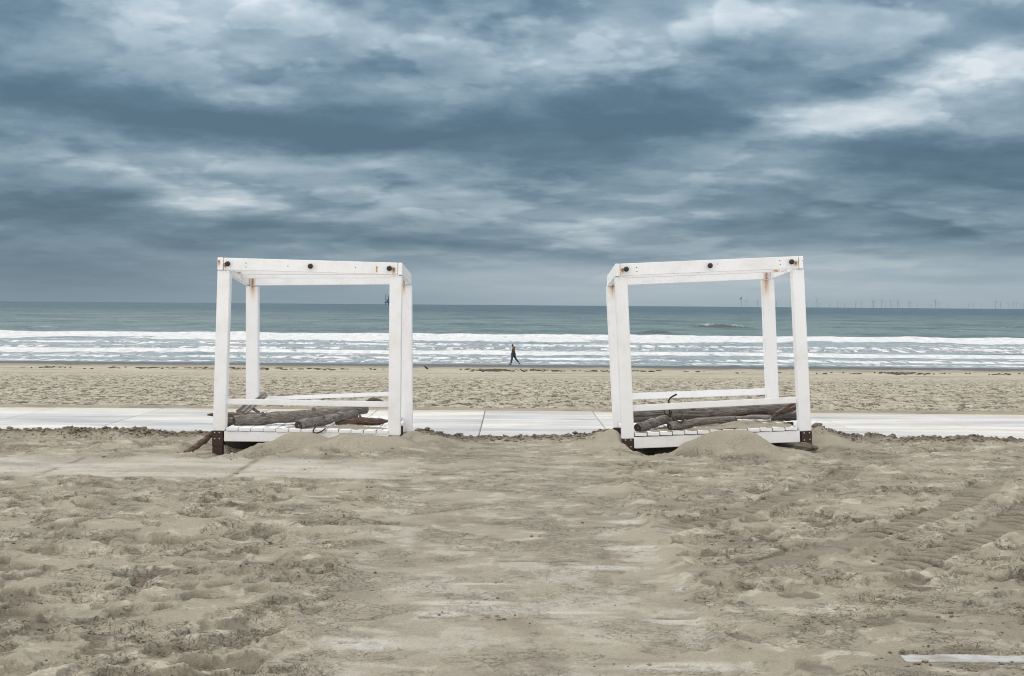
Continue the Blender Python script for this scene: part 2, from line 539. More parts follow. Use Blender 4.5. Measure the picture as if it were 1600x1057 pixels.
def mat_sea():
    m, t, p = new_mat('sea_water')
    pos = t.n('ShaderNodeNewGeometry').outputs['Position']
    x, y, z = t.sep(pos)
    foam0 = attr(t, 'foam')
    churn = attr(t, 'churn')
    stre = t.comb(t.m('MULTIPLY', x, 0.95), t.m('MULTIPLY', y, 0.30), 0.0)
    fn = t.noise(stre, 1.0, 8, 0.72, 0.3)
    foam = t.smooth(t.m('ADD', foam0, t.m('MULTIPLY', t.m('SUBTRACT', fn, 0.5), 1.5)), 0.42, 0.62)
    wn = t.smooth(t.noise(t.comb(t.m('MULTIPLY', x, 0.030), t.m('MULTIPLY', y, 0.014), 0.0), 1.0, 9, 0.74), 0.34, 0.64)
    off = t.smooth(y, 240.0, 1500.0)
    deep = t.mix(off, t.mix(wn, lin(72, 94, 95), lin(120, 138, 136)), t.mix(wn, lin(42, 65, 77), lin(74, 99, 107)))
    strokes = t.noise(t.comb(t.m('MULTIPLY', x, 0.15), t.m('MULTIPLY', y, 0.022), 7.0), 1.0, 7, 0.72)
    deep = t.mix(t.m('MULTIPLY', t.smooth(strokes, 0.55, 0.68), 0.75), deep, lin(48, 68, 74))
    deep = t.mix(t.m('MULTIPLY', t.smooth(strokes, 0.42, 0.30), 0.45), deep, lin(142, 158, 158))
    deep = t.mix(churn, deep, lin(74, 76, 64))
    fn2 = t.noise(t.comb(t.m('MULTIPLY', x, 0.13), t.m('MULTIPLY', y, 0.10), 3.0), 1.0, 6, 0.62, 0.5)
    fsum = t.m('ADD', foam0, t.m('ADD', t.m('MULTIPLY', t.m('SUBTRACT', fn, 0.5), 1.9), t.m('MULTIPLY', t.m('SUBTRACT', fn2, 0.5), 1.0)))
    thin = t.smooth(fsum, 0.10, 0.50)
    c = t.mix(t.m('MULTIPLY', thin, 0.85), deep, (0.42, 0.49, 0.53))
    foam = t.smooth(fsum, 0.50, 0.72)
    c = t.mix(foam, c, t.mix(t.smooth(fn, 0.30, 0.60), (0.52, 0.56, 0.59), (0.76, 0.765, 0.77)))
    t.put(p.inputs['Base Color'], c)
    t.put(p.inputs['Roughness'], t.m('ADD', 0.30, t.m('MULTIPLY', foam, 0.6)))
    p.inputs['IOR'].default_value = 1.33
    p.inputs['Specular IOR Level'].default_value = 0.35
    wav = t.noise(t.comb(t.m('MULTIPLY', x, 0.10), t.m('MULTIPLY', y, 0.22), 0.0), 1.0, 6, 0.62)
    wav2 = t.noise(t.comb(t.m('MULTIPLY', x, 0.5), t.m('MULTIPLY', y, 1.0), 0.0), 1.0, 5, 0.62)
    hgt = t.m('ADD', t.m('MULTIPLY', wav, 1.0), t.m('ADD', t.m('MULTIPLY', wav2, 0.16), t.m('MULTIPLY', foam, 0.08)))
    t.put(p.inputs['Normal'], bump(t, hgt, 2.6))
    return m


M_SAND = mat_sand('sand')
M_FARSAND = mat_sand('beach_sand', True)
M_CONC = mat_concrete()
M_SEA = mat_sea()
M_BROWN = mat_plain('brown_steel', lin(62, 44, 38), 0.75, 0.0, 0.4, 30)
M_BOLT = mat_plain('bolt_zinc', lin(190, 186, 180), 0.45, 0.3, 0.2, 60, 0)
M_BLACK = mat_plain('black_rubber', (0.012, 0.012, 0.013), 0.35, 0.0, 0.2, 40, 0)
M_RUST = mat_plain('rusty_iron', lin(62, 46, 38), 0.85, 0.0, 0.5, 60)
M_RUSTLIGHT = mat_plain('rusty_hook', lin(168, 116, 58), 0.85, 0.0, 0.5, 80)
M_DARKWOOD_SHADE = mat_plain('dark_joist_shade', lin(52, 46, 42), 0.9, 0.0, 0.3, 12)
M_LOG = mat_wood('driftwood_grey', lin(82, 77, 73), lin(134, 128, 121), lin(178, 172, 164))
M_LOGDARK = mat_wood('driftwood_dark', lin(50, 45, 43), lin(92, 86, 80), lin(136, 129, 121))
M_LOGBROWN = mat_wood('driftwood_brown', lin(66, 50, 44), lin(112, 92, 80), lin(150, 132, 116))
M_CUT = mat_wood('log_end', lin(42, 34, 30), lin(72, 60, 54), lin(108, 96, 88), 2.0)
M_TIMBER = mat_wood('grey_timber', lin(92, 86, 84), lin(150, 143, 138), lin(190, 184, 178))

# ------------------------------------------------------------------ the beach
SLOPE0, SEA_Z, SHORE = 27.6, -3.3, 134.0


def beach_profile(Y):
    return np.where(Y > SLOPE0, -(Y - SLOPE0) * (-SEA_Z / (SHORE - SLOPE0)), 0.0)


def pt(px, py, z=0.0):
    """where the ray through a pixel meets the level z"""
    d = CAM_R @ Vector(((px - 800.0) / FPX, (528.5 - py) / FPX, -1.0))
    k = (z - EYE.z) / d.z
    return EYE + d * k


R_, C_ = 600, 1350
inv = np.linspace(1 / 6.2, 1 / 28.4, R_)
Yr = 1.0 / inv
U = np.linspace(-0.43, 0.43, C_)
X = U[None, :] * (Yr[:, None] + 0.4)
Y = np.repeat(Yr[:, None], C_, 1)


def sand_fields(X, Y):
    # how much the sand is trodden, 0 (swept slabs) to 1
    lane = np.where(X > 0.08, sstep(X - 0.08 + 0.03 * fbm(X * 2.0, Y * 2.0, 3, 3), 1.02, 1.12), sstep(np.abs(X - 0.08 + 0.25 * fbm(X * 0.9, Y * 0.9, 3, 3)), 0.95, 1.5))
    leftband = sstep(Y, 16.2, 16.7) * (1 - sstep(Y, 18.4, 18.7)) * (1 - sstep(X, -1.6, -0.9))
    frontband = (1 - sstep(Y, 9.1 + 0.5 * fbm(X * 0.4, Y * 0.4, 2, 9), 10.6)) * sstep(X, 0.6, 1.6)
    tread = lane * (1 - 0.92 * leftband) * (1 - 0.75 * frontband)
    return tread, leftband, frontband, lane


tread, leftband, frontband, lane = sand_fields(X, Y)
H = 0.010 + 0.004 * fbm(X * 1.7, Y * 1.7, 4, 1)
H += tread * (0.024 + 0.020 * fbm(X * 0.6, Y * 0.6, 2, 20) + 0.018 * perlin(X * 1.7, Y * 1.5, 30))
# wind-rounded hummocks with crisp little crests
wx, wy = X + 0.10 * perlin(X * 2.0, Y * 2.0, 41), Y + 0.14 * perlin(X * 2.0 + 5, Y * 2.0, 42)
bil = np.abs(perlin(wx * 1.7, wy * 1.9, 40))
bil2 = np.abs(perlin(wx * 3.4 + 3, wy * 3.6, 44))
H += tread * 0.022 * (0.2 - bil2) * (0.4 + 0.6 * sstep(perlin(X * 0.9, Y * 0.9, 45), -0.2, 0.3))
H += tread * 0.060 * (0.22 - bil) * (0.35 + 0.65 * sstep(fbm(X * 0.5, Y * 0.5, 2, 43), -0.2, 0.2))


def stamp(cx, cy, ang, L, Wd, depth, rim=0.42, heel=True, flip=1):
    """one footprint, pressed in with a pushed-up rim"""
    rad = L * 1.8
    r0 = np.searchsorted(-inv, -1 / max(cy - rad, 6.2)); r1 = np.searchsorted(-inv, -1 / min(cy + rad, 28.4))
    if r1 <= r0:
        return
    c0 = np.searchsorted(U, (cx - rad) / (cy + 0.4) - 0.004); c1 = np.searchsorted(U, (cx + rad) / (cy + 0.4) + 0.004)
    if c1 <= c0:
        return
    x, y = X[r0:r1, c0:c1] - cx, Y[r0:r1, c0:c1] - cy
    c, s = math.cos(ang), math.sin(ang)
    a, b = (x * c + y * s) / L, (-x * s + y * c) / Wd
    r = np.sqrt(a * a + b * b) + 0.14 * fbm(X[r0:r1, c0:c1] * 9, Y[r0:r1, c0:c1] * 9, 2, 50)
    sole = np.where(np.abs(a + 0.22) < 0.10, 0.35, 1.0) if heel else 1.0
    tr = 0.35 + 0.65 * tread[r0:r1, c0:c1]
    S[r0:r1, c0:c1] = np.minimum(S[r0:r1, c0:c1], -depth * (1 - sstep(r, 0.74, 1.0)) * sole * (1 - 0.25 * (a * flip + b)) * tr)
    RIM[r0:r1, c0:c1] = np.maximum(RIM[r0:r1, c0:c1], tr * depth * rim * np.exp(-((r - 1.16) / 0.15) ** 2) * (0.8 + 0.5 * perlin(X[r0:r1, c0:c1] * 6, Y[r0:r1, c0:c1] * 6, 51)))
    D[r0:r1, c0:c1] = np.maximum(D[r0:r1, c0:c1], 0.55 * (1 - sstep(r, 0.7, 1.1)) * dampness)


D = np.zeros_like(H)
S, RIM = np.zeros_like(H), np.zeros_like(H)
for i in range(2100):
    iv = RNG.uniform(1 / 21.6, 1 / 6.4)
    cy = 1 / iv if RNG.random() < 0.55 else RNG.uniform(6.6, 21.4)
    cx = RNG.uniform(-0.42, 0.42) * cy
    if abs(cx - 0.08) < 1.15 and RNG.random() < 0.75:
        continue
    if cx < -1 and 16.3 < cy < 18.7:
        continue
    if cx > 0.9 and cy < 9.6 and RNG.random() < 0.7:
        continue
    onlane = abs(cx - 0.08) < 1.15
    dampness = float(RNG.random() < 0.4) * (0.25 if onlane else 1.0)
    sz = RNG.uniform(0.75, 1.25)
    stamp(cx, cy, RNG.uniform(0, math.pi), 0.155 * sz, 0.075 * sz * RNG.uniform(0.8, 1.5),
          RNG.uniform(0.016, 0.046) * (0.15 if onlane else 1.0), heel=bool(RNG.random() < 0.6), flip=RNG.choice([-1, 1]))

H += S + RIM * (S > -0.004)

# crusts: thin plates of caked sand with broken edges, and crumbs
cwx, cwy = X + 0.05 * perlin(X * 4, Y * 4, 61), Y + 0.06 * perlin(X * 4 + 9, Y * 4, 62)
n1 = fbm(cwx * 1.5, cwy * 1.7, 2, 60, 0.45)
zone = fbm(X * 0.6, Y * 0.6, 3, 70)
def lips(n, k, width):
    """slow rise, then a broken edge"""
    f = n * k
    f = f - np.floor(f)
    return np.where(f < 1 - width, f / (1 - width), (1 - f) / width)


amp1 = np.clip(fbm(X * 1.4, Y * 1.4, 4, 63, 0.6) + 0.12, 0, 0.45) / 0.45
amp2 = np.clip(fbm(X * 2.2 + 7, Y * 2.2, 4, 64, 0.6) + 0.02, 0, 0.40) / 0.40
H += (0.16 + 0.84 * lane) * tread.clip(0.15, 1) * (0.012 * amp1 * lips(n1, 2.6, 0.07) + 0.004 * amp2 * lips(fbm(cwx * 3.2, cwy * 3.6, 2, 66, 0.5), 2.2, 0.12))
n2 = fbm(X * 8, Y * 8, 4, 80, 0.65)
crumbz = sstep(zone + 0.7 * n1, 0.10, 0.38)
crumb = sstep(n2, 0.10, 0.20) * crumbz
H += (0.35 + 0.65 * lane) * 0.003 * crumb
H += 0.0030 * fbm(X * 7, Y * 7, 2, 90) * (0.35 + 0.65 * lane)
D = np.maximum(D, 0.28 * crumbz)
D = np.maximum(D, (1 - lane) * 0.42 * sstep(fbm(X * 1.1, Y * 0.8, 6, 100, 0.68), -0.05, 0.45) * (1 - sstep(Y, 19.5, 21.0) * 0.4))
D = np.maximum(D, lane * 0.34 * sstep(fbm(X * 0.8, Y * 0.8, 6, 105, 0.68), 0.0, 0.5))


TRK = np.zeros_like(H)


def track(p0, p1, wd, depth, lug, bow=0.0):
    """a tyre track pressed across the sand with its lugs, bowed sideways by bow metres"""
    global H, D, TRK
    a, b = np.array(p0), np.array(p1)
    d = b - a
    L = np.hypot(*d)
    d /= L
    s = (X - a[0]) * d[0] + (Y - a[1]) * d[1]
    v = -(X - a[0]) * d[1] + (Y - a[1]) * d[0] + 0.06 * perlin(s * 0.6, s * 0 + 3.3, 7) + bow * (1 - (2 * s / L - 1) ** 2)
    along = sstep(s, 0, 0.8) * (1 - sstep(s, L - 0.8, L))
    inside = (1 - sstep(np.abs(v), wd * 0.8, wd)) * along
    ridge = np.exp(-((np.abs(v) - wd * 1.25) / (wd * 0.28)) ** 2) * along
    ph = np.sin((s + np.abs(v) * 0.7) * 2 * np.pi / lug)
    worn = sstep(fbm(X * 1.1, Y * 1.1, 3, 145), -0.35, 0.05)
    H = H * (1 - 0.80 * inside) + inside * (0.024 - depth + 0.026 * worn * sstep(ph, -0.3, 0.5)) + ridge * 0.022 * (0.4 + worn)
    D = D * (1 - 0.7 * inside) + inside * (0.32 + 0.50 * worn * sstep(-ph, -0.3, 0.5))
    TRK = np.maximum(TRK, inside)


g = lambda px, py: tuple(pt(px, py)[:2])
track(g(1325, 915), g(1640, 768), 0.20, 0.016, 0.20, 0.25)
track(g(1120, 905), g(1560, 752), 0.18, 0.014, 0.18, 0.30)
track(g(1010, 845), g(1350, 728), 0.16, 0.014, 0.18, 0.20)

# bare spots where the slabs show: the sand dips below them
bare = np.zeros_like(H)
for px, py, rx, ry in [(720, 945, 0.36, 0.10), (745, 915, 0.30, 0.04), (690, 962, 0.16, 0.08), (1072, 926, 0.07, 0.09), (1180, 1008, 0.10, 0.17),
                       (1424, 990, 0.06, 0.14), (1060, 1045, 0.40, 0.10), (560, 1010, 0.30, 0.16), (1570, 946, 0.16, 0.05), (1440, 967, 0.22, 0.015),
                       (990, 818, 0.28, 0.12), (940, 890, 0.30, 0.10), (1590, 1012, 0.16, 0.08), (1010, 860, 0.4, 0.14),
                       (60, 735, 1.2, 0.14), (280, 742, 1.4, 0.12), (430, 735, 0.45, 0.35), (880, 960, 0.3, 0.06), (1090, 975, 0.30, 0.10)]:
    q0 = pt(px, py)
    gg = gauss(X, Y, q0.x, q0.y, rx, ry)
    bare = np.maximum(bare, gg)
bnoise = fbm(X * 2.2, Y * 2.6, 6, 120, 0.68)
bn = bare * 0.80 + 0.42 * bnoise
scour = sstep(bn, 0.70, 0.80) * sstep(bare, 0.3, 0.5)
film = sstep(bn, 0.05, 0.62) * (1 - lane * (1 - leftband) * 0.8)
film = np.maximum(film, leftband * (0.35 + 0.6 * sstep(fbm(X * 0.7, Y * 1.6, 5, 126, 0.65), -0.2, 0.3)))
film = np.maximum(film, (1 - lane) * (0.06 + 0.50 * sstep(fbm(X * 1.5, Y * 1.3, 6, 125, 0.62) - 0.22 * sstep(Y, 10.5, 13.5), 0.02, 0.22)))
# strip of slab laid bare along its edge, bottom right
e0 = pt(1415, 1034)
strip = (Y > e0.y - 0.01) & (Y < e0.y + 0.16 + 0.10 * sstep(X, 2.75, 3.1) + 0.07 * fbm(X * 3.5, Y * 3.5, 5, 130, 0.6)) & (X > e0.x) & (X < 4.4)
H = np.where(scour > 0, H * (1 - scour) - 0.016 * scour, H)
H = np.where(strip, -0.02, H)
hard = np.maximum(np.maximum(1 - lane, frontband), leftband) * (1 - sstep(Y, 18.5, 19.0))      # the slabs stop a foot from sinking in
hard = np.maximum(hard, ((X > 1.05) & (X < 5.5) & (Y > e0.y - 0.1) & (Y < e0.y + 2.25)).astype(float))
H = np.where((scour < 0.02) & ~strip & (Y < 19), H * (1 - hard) + hard * np.maximum(H, 0.006 + 0.004 * fbm(X * 5, Y * 5, 3, 127)), H)
infront = (1 - sstep(np.abs(Y - e0.y + 0.25), 0.20, 0.45)) * sstep(X, e0.x - 0.3, e0.x)
H = np.where(strip, H, H * (1 - infront) + infront * np.minimum(H, 0.002))
# joints of the buried walkway showing through
for xj in (-3.06, -5.16):
    jm = np.exp(-((X - xj) / 0.05) ** 2) * leftband * sstep(fbm(X * 0 + xj, Y * 1.5, 3, 129), -0.4, 0.0)
    D = np.maximum(D, 0.55 * jm)
    film = film * (1 - 0.8 * jm)
berm = np.exp(-((X - 1.27 - 0.06 * perlin(Y * 1.3, Y * 0, 131)) / 0.12) ** 2) * sstep(Y, 8.8, 10.0) * (1 - sstep(Y, 16.0, 18.5))
H += berm * 0.022 * (0.6 + 0.8 * perlin(X * 3, Y * 2.5, 132))
for yj in (818, 880, 969):
    Yj = pt(950, yj).y
    jm = np.exp(-((Y - Yj - 0.02 * perlin(X * 3, X * 0 + yj, 9)) / 0.03) ** 2) * (X > -0.55) * (X < 1.13) * sstep(fbm(X * 2.2, X * 0 + yj, 3, 128), -0.25, 0.05)
    H -= 0.008 * jm
    D = np.maximum(D, 0.7 * jm)

# sand heaped along the near edge of the path by the loader
edge_y = PATH_N - 0.05 + 0.16 * np.abs(np.sin(X * 4.6 + 1.2 * fbm(X * 0.5, X * 0 + 2.0, 2, 140))) + 0.10 * fbm(X * 1.5, X * 0, 3, 150)
ridge = np.exp(-((Y - (edge_y - 0.30)) / 0.22) ** 2)
rough = np.abs(fbm(X * 5, Y * 5, 4, 160, 0.62))
ridgeamp = 0.035 + 0.055 * sstep(fbm(X * 0.6, X * 0, 2, 170), -0.2, 0.3)
near_ridge = sstep(Y, 20.2, 21.2)
H += ridge * ridgeamp * (0.75 + 0.8 * rough) + near_ridge * 0.05 * (rough - 0.15)
D = np.maximum(D, np.clip(ridge * (0.35 + 1.4 * rough) * 1.1, 0, 0.85))

# drifts blown against the two frames
MND = np.zeros_like(H)


def mound(px, py, Yc, h, rx, ry, p=1.0, smoothing=1.0):
    global H, D, MND
    c = at(px, py, Yc)
    gm = np.exp(-((((X - c.x) / rx) ** 2 + ((Y - Yc) / ry) ** 2 + 0.10 * fbm(X * 3, Y * 3, 3, 155)).clip(0) ** p))
    k = sstep(gm, 0.10, 0.6)
    H = H * (1 - 0.85 * k * smoothing) + h * gm
    D *= (1 - k)
    MND = np.maximum(MND, sstep(gm, 0.05, 0.45))


YL, YR = 20.0, 20.25
mound(560, 690, 19.70, 0.200, 0.72, 0.60, 1.5)
mound(470, 690, 19.66, 0.235, 0.46, 0.58, 1.3)
mound(650, 690, 20.5, 0.26, 0.20, 0.80)
mound(676, 690, 20.4, 0.14, 0.32, 0.85)
mound(1152, 690, 19.68, 0.31, 0.70, 0.62, 1.5)
mound(1235, 690, 19.75, 0.05, 0.40, 0.45)
mound(955, 690, 20.7, 0.27, 0.18, 0.85)
mound(922, 690, 20.4, 0.09, 0.36, 0.85)
mound(1286, 690, 21.2, 0.27, 0.17, 0.90)
mound(1306, 690, 20.6, 0.15, 0.30, 0.75)


def hollow(px, Yc, h, rx, ry):
    global H, D
    c = at(px, 690, Yc)
    k = sstep(gauss(X, Y, c.x, Yc, rx, ry), 0.15, 0.75)
    H = H * (1 - k) + h * k
    D *= (1 - 0.7 * k)


hollow(350, 19.75, -0.17, 0.22, 1.05)
hollow(374, 19.9, -0.16, 0.20, 0.45)
hollow(380, 20.45, -0.14, 0.55, 0.55)
hollow(312, 19.9, -0.06, 0.28, 0.80)
hollow(1016, 20.35, -0.10, 0.36, 0.80)
hollow(1272, 20.05, 0.00, 0.16, 0.40)
# hold the sand under the path slabs, and end it flush with the beach beyond
spill = edge_y + 0.55 * MND * (Y > 20.8)
under = sstep(Y, spill - 0.02, spill + 0.12)
H = H * (1 - under) - 0.022 * under
back = sstep(Y, PATH_F - 0.10 + 0.05 * fbm(X * 1.3, X * 0, 3, 180), PATH_F + 0.1)
H = H * (1 - back) + back * (0.015 + 0.02 * fbm(X * 2, Y * 2, 4, 190) + 0.03 * np.abs(fbm(X * 5, Y * 3, 3, 191)))
H += np.where(Y > SLOPE0, beach_profile(Y), 0)
TURNED = (1 - 0.8 * TRK) * (1 - 0.92 * MND) * (0.25 + 0.75 * lane) * (1 - 0.8 * leftband) * (1 - under) + (1 - lane) * (0.45 + 0.35 * sstep(Y, 11.0, 13.5)) * (1 - under) * (1 - film)
TURNED = np.clip(TURNED, 0, 1)
grid_mesh('sand', X, Y, H, M_SAND, {'damp': np.clip(D, 0, 1), 'film': film * (1 - scour) * (1 - MND), 'trodden': TURNED})

# the beach beyond the path, down to the water
R2, C2 = 300, 760
Y2 = 1.0 / np.linspace(1 / 28.1, 1 / 175.0, R2)
X2 = np.linspace(-0.43, 0.43, C2)[None, :] * Y2[:, None]
Yb = np.repeat(Y2[:, None], C2, 1)
calm = sstep(Yb + 6 * fbm(X2 * 0.03, Yb * 0.05, 3, 200), 52, 78)
pit = fbm(X2 * 2.6, Yb * 1.3, 5, 210, 0.66)
Hb = beach_profile(Yb) + (1 - calm) * (0.10 * pit - 0.09 * sstep(pit, 0.08, 0.24)) + calm * 0.03 * fbm(X2 * 0.5, Yb * 0.3, 4, 220)
Hb += 0.05 * fbm(X2 * 0.15, Yb * 0.15, 2, 230) * (1 - sstep(Yb, 110, 125))
Hb -= 0.04 * (1 - sstep(Yb, 28.1, 28.6))
tide = np.exp(-((Yb - (101 + 4 * fbm(X2 * 0.04, Yb * 0, 3, 240))) / 1.2) ** 2)
Hb += 0.10 * tide * sstep(fbm(X2 * 0.25, Yb * 0.3, 4, 250), -0.1, 0.2)
Hb = np.where(Yb > 120, Hb * 1.0, Hb)
dmp = (1 - calm) * (0.40 * sstep(fbm(X2 * 3.0 + 40, Yb * 1.1, 5, 215, 0.7), 0.10, 0.32) + 0.35 * sstep(fbm(X2 * 0.10, Yb * 0.5, 4, 216, 0.65), 0.0, 0.4)) + calm * 0.5 * sstep(fbm(X2 * 0.12, Yb * 0.45, 5, 260, 0.6), -0.05, 0.3)
dmp = np.maximum(dmp, sstep(Yb, 88, 108) * 0.55)
dmp = np.maximum(dmp, tide * sstep(fbm(X2 * 0.2, Yb * 0.3, 4, 255), -0.2, 0.15))
wetf = sstep(Yb + 3.0 * fbm(X2 * 0.03, Yb * 0.02, 3, 270), 107, 114)
grid_mesh('beach', X2, Yb, Hb, M_FARSAND, {'damp': np.clip(dmp, 0, 1), 'film': wetf, 'trodden': (1 - calm) * 0.9 + 0.1})

# ------------------------------------------------------------------ the sea
R3, C3 = 330, 800
i1 = 1.0 / np.linspace(1 / 126.0, 1 / 700.0, 260)
i2 = np.geomspace(715.0, 70000.0, 70)
Y3 = np.concatenate([i1, i2])
X3 = np.linspace(-0.46, 0.46, C3)[None, :] * Y3[:, None]
Ys = np.repeat(Y3[:, None], C3, 1)
fade = 1 - sstep(Ys, 500, 1500)
Zs = SEA_Z + fade * (0.22 * fbm(X3 * 0.035, Ys * 0.07, 4, 300) + 0.10 * fbm(X3 * 0.15, Ys * 0.25, 3, 305)) * sstep(Ys, 170, 260)
foam = np.zeros_like(Zs)
churn = np.zeros_like(Zs)


def breaker(Yc, wob, h, front, backw, lo=-1e9, hi=1e9, soft=12.0, foam_k=1.0, seed=0, foam_len=20.0, ch=0.0):
    """one wave: steep towards the shore, gentle behind, white water in front of the crest"""
    global Zs, foam, churn
    yc = Yc + wob * fbm(X3 * 0.012, X3 * 0 + seed, 3, seed) + wob * 0.25 * fbm(X3 * 0.09, X3 * 0, 3, seed + 3)
    d = Ys - yc
    span = sstep(X3, lo, lo + soft) * (1 - sstep(X3, hi - soft, hi))
    hh = h * (0.75 + 0.55 * fbm(X3 * 0.08, Ys * 0, 5, seed + 5, 0.65)) * span
    Zs += hh * np.where(d < 0, np.exp(-(d / front) ** 2), np.exp(-(d / backw) ** 2))
    fl = foam_len * (0.70 + 0.75 * fbm(X3 * 0.045, Ys * 0.02, 4, seed + 9, 0.6))
    f = np.where(d < 0, 1 - sstep(-d, fl * 0.35, fl), 1 - sstep(d, 0.5, 3.0)) * (1 + 0.30 * fbm(X3 * 0.10, Ys * 0.10, 4, seed + 11, 0.6))
    foam = np.maximum(foam, f * span * foam_k)
    churn = np.maximum(churn, ch * span * np.exp(-(d / (front * 1.6)) ** 2))


breaker(254, 9, 0.50, 2.6, 7, foam_k=1.35, seed=310, foam_len=66)
breaker(198, 9, 0.22, 1.6, 4, foam_k=0.70, seed=320, foam_len=12, ch=0.2)
breaker(180, 8, 0.24, 1.4, 3.5, foam_k=0.60, seed=330, foam_len=8, ch=0.5)
breaker(166, 6, 0.28, 1.6, 4, foam_k=1.05, seed=340, foam_len=15)
breaker(149, 5, 0.10, 1.2, 3, foam_k=0.75, seed=350, foam_len=7)
breaker(138, 3, 0.05, 1.0, 2, foam_k=0.7, seed=360, foam_len=3)
kx = lambda px, Yv: (px - 800) / FPX * Yv
breaker(372, 3, 1.30, 2.4, 9, kx(1056, 372), kx(1192, 372), 7, 0.44, 370, 0.6, 1.3)
breaker(285, 4, 1.0, 2.6, 9, kx(975, 285), kx(1075, 285), 6, 0.10, 380, 2.0, 0.9)
breaker(330, 5, 0.45, 4.0, 9, kx(650, 330), kx(790, 330), 12, 0.12, 390, 2.0, 0.6)
breaker(395, 5, 0.50, 4.0, 9, kx(130, 395), kx(330, 395), 14, 0.25, 400, 2.0, 0.5)
breaker(360, 5, 0.35, 4.0, 9, kx(760, 360), kx(960, 360), 14, 0.32, 410, 2.0, 0.1)
breaker(305, 5, 0.45, 4.0, 9, kx(10, 305), kx(130, 305), 9, 0.55, 420, 5.0, 0.2)
breaker(420, 5, 0.50, 4.0, 9, kx(1520, 420), kx(1640, 420), 9, 0.2, 430, 2.0, 0.8)
breaker(350, 5, 0.30, 4.0, 9, kx(1390, 350), kx(1560, 350), 9, 0.25, 440, 2.0, 0.1)
zone1 = sstep(Ys, 128, 140) * (1 - sstep(Ys, 215, 250))
foam = np.maximum(foam, zone1 * (0.47 + 0.50 * fbm(X3 * 0.04, Ys * 0.14, 5, 450, 0.65)))
foam = np.maximum(foam, (1 - sstep(Ys, 142, 150)) * (0.34 + 0.25 * fbm(X3 * 0.02, Ys * 0.5, 3, 460)))
foam *= np.where(Ys < 133, 0.75, 1)
foam += (Ys > 280) * 0.16 * sstep(fbm(X3 * 0.03, Ys * 0.10, 4, 470), 0.3, 0.6) * (1 - sstep(Ys, 420, 600))
grid_mesh('sea', X3, Ys, Zs, M_SEA, {'foam': foam, 'churn': churn})
#MORE#

# loose crumbs of damp sand, thickest along the heaped edge and where the crust is broken
def ground(x, y):
    r = np.clip((inv[0] - 1 / y) / (inv[0] - inv[-1]) * (R_ - 1), 0, R_ - 2)
    c = np.clip((x / (y + 0.4) - U[0]) / (U[-1] - U[0]) * (C_ - 1), 0, C_ - 2)
    return np.round(r).astype(int), np.round(c).astype(int)


ico = bmesh.new()
bmesh.ops.create_icosphere(ico, subdivisions=1, radius=1.0)
ICO_V = np.array([v.co[:] for v in ico.verts])
ICO_F = np.array([[v.index for v in f.verts] for f in ico.faces])
ico.free()


def crumbs(name, x, y, size, mat, label, sink=0.3):
    r, c = ground(x, y)
    z = H[r, c]
    n = len(x)
    jit = 1 + RNG.uniform(-0.35, 0.35, (n, len(ICO_V), 3))
    sc_ = size[:, None, None] * RNG.uniform(0.6, 1.3, (n, 1, 3)) * np.array([1.25, 1.0, 0.75])
    v = ICO_V[None] * jit * sc_ + np.stack([x, y, z + size * (0.6 - sink)], -1)[:, None, :]
    f = ICO_F[None] + (np.arange(n) * len(ICO_V))[:, None, None]
    me = bpy.data.meshes.new(name)
    me.from_pydata(v.reshape(-1, 3).tolist(), [], f.reshape(-1, 3).tolist())
    a_ = me.attributes.new('damp', 'FLOAT', 'POINT')
    a_.data.foreach_set('value', np.repeat(RNG.uniform(0.10, 0.75, n), len(ICO_V)).astype(np.float32))
    me.materials.append(mat)
    o = link(bpy.data.objects.new(name, me))
    return tag(o, label, 'sand crumbs', kind='stuff')


n = 6000
cx_ = RNG.uniform(-8.2, 8.2, n)
ci = np.clip(((cx_ / 22.0 - U[0]) / (U[-1] - U[0]) * (C_ - 1)).astype(int), 0, C_ - 1)
ey = np.array([edge_y[np.argmin(np.abs(Yr - 21.8)), k] for k in ci])
cy_ = ey - 0.22 + RNG.normal(0, 0.19, n)
keep = (fbm(cx_ * 0.9, cy_ * 0.9, 3, 610) > -0.25) & ~((cx_ > -3.9) & (cx_ < -1.35) & (cy_ < 22.4)) & ~((cx_ > 1.35) & (cx_ < 4.2) & (cy_ < 22.6))
cx_, cy_ = cx_[keep], cy_[keep]
crumbs('sand_crumbs', cx_, cy_, RNG.lognormal(-4.35, 0.45, len(cx_)).clip(0.006, 0.032), M_SAND, 'crumbling lumps of damp sand heaped along the path edge')
iv = RNG.uniform(1 / 21, 1 / 6.6, 60000)
cy_ = 1 / iv
cx_ = RNG.uniform(-0.40, 0.40, len(iv)) * cy_
r_, c_ = ground(cx_, cy_)
keep = RNG.random(len(iv)) < (crumbz[r_, c_] * sstep(n2[r_, c_], -0.1, 0.25) * 0.5 + 0.004) * (0.3 + 0.7 * lane[r_, c_]) * (scour[r_, c_] < 0.2) * (1 - strip[r_, c_])
cx_, cy_ = cx_[keep][:4200], cy_[keep][:4200]
crumbs('sand_crumbs', cx_, cy_, RNG.lognormal(-5.1, 0.5, len(cx_)).clip(0.003, 0.016), M_SAND, 'small crumbs of broken sand crust scattered over the sand')

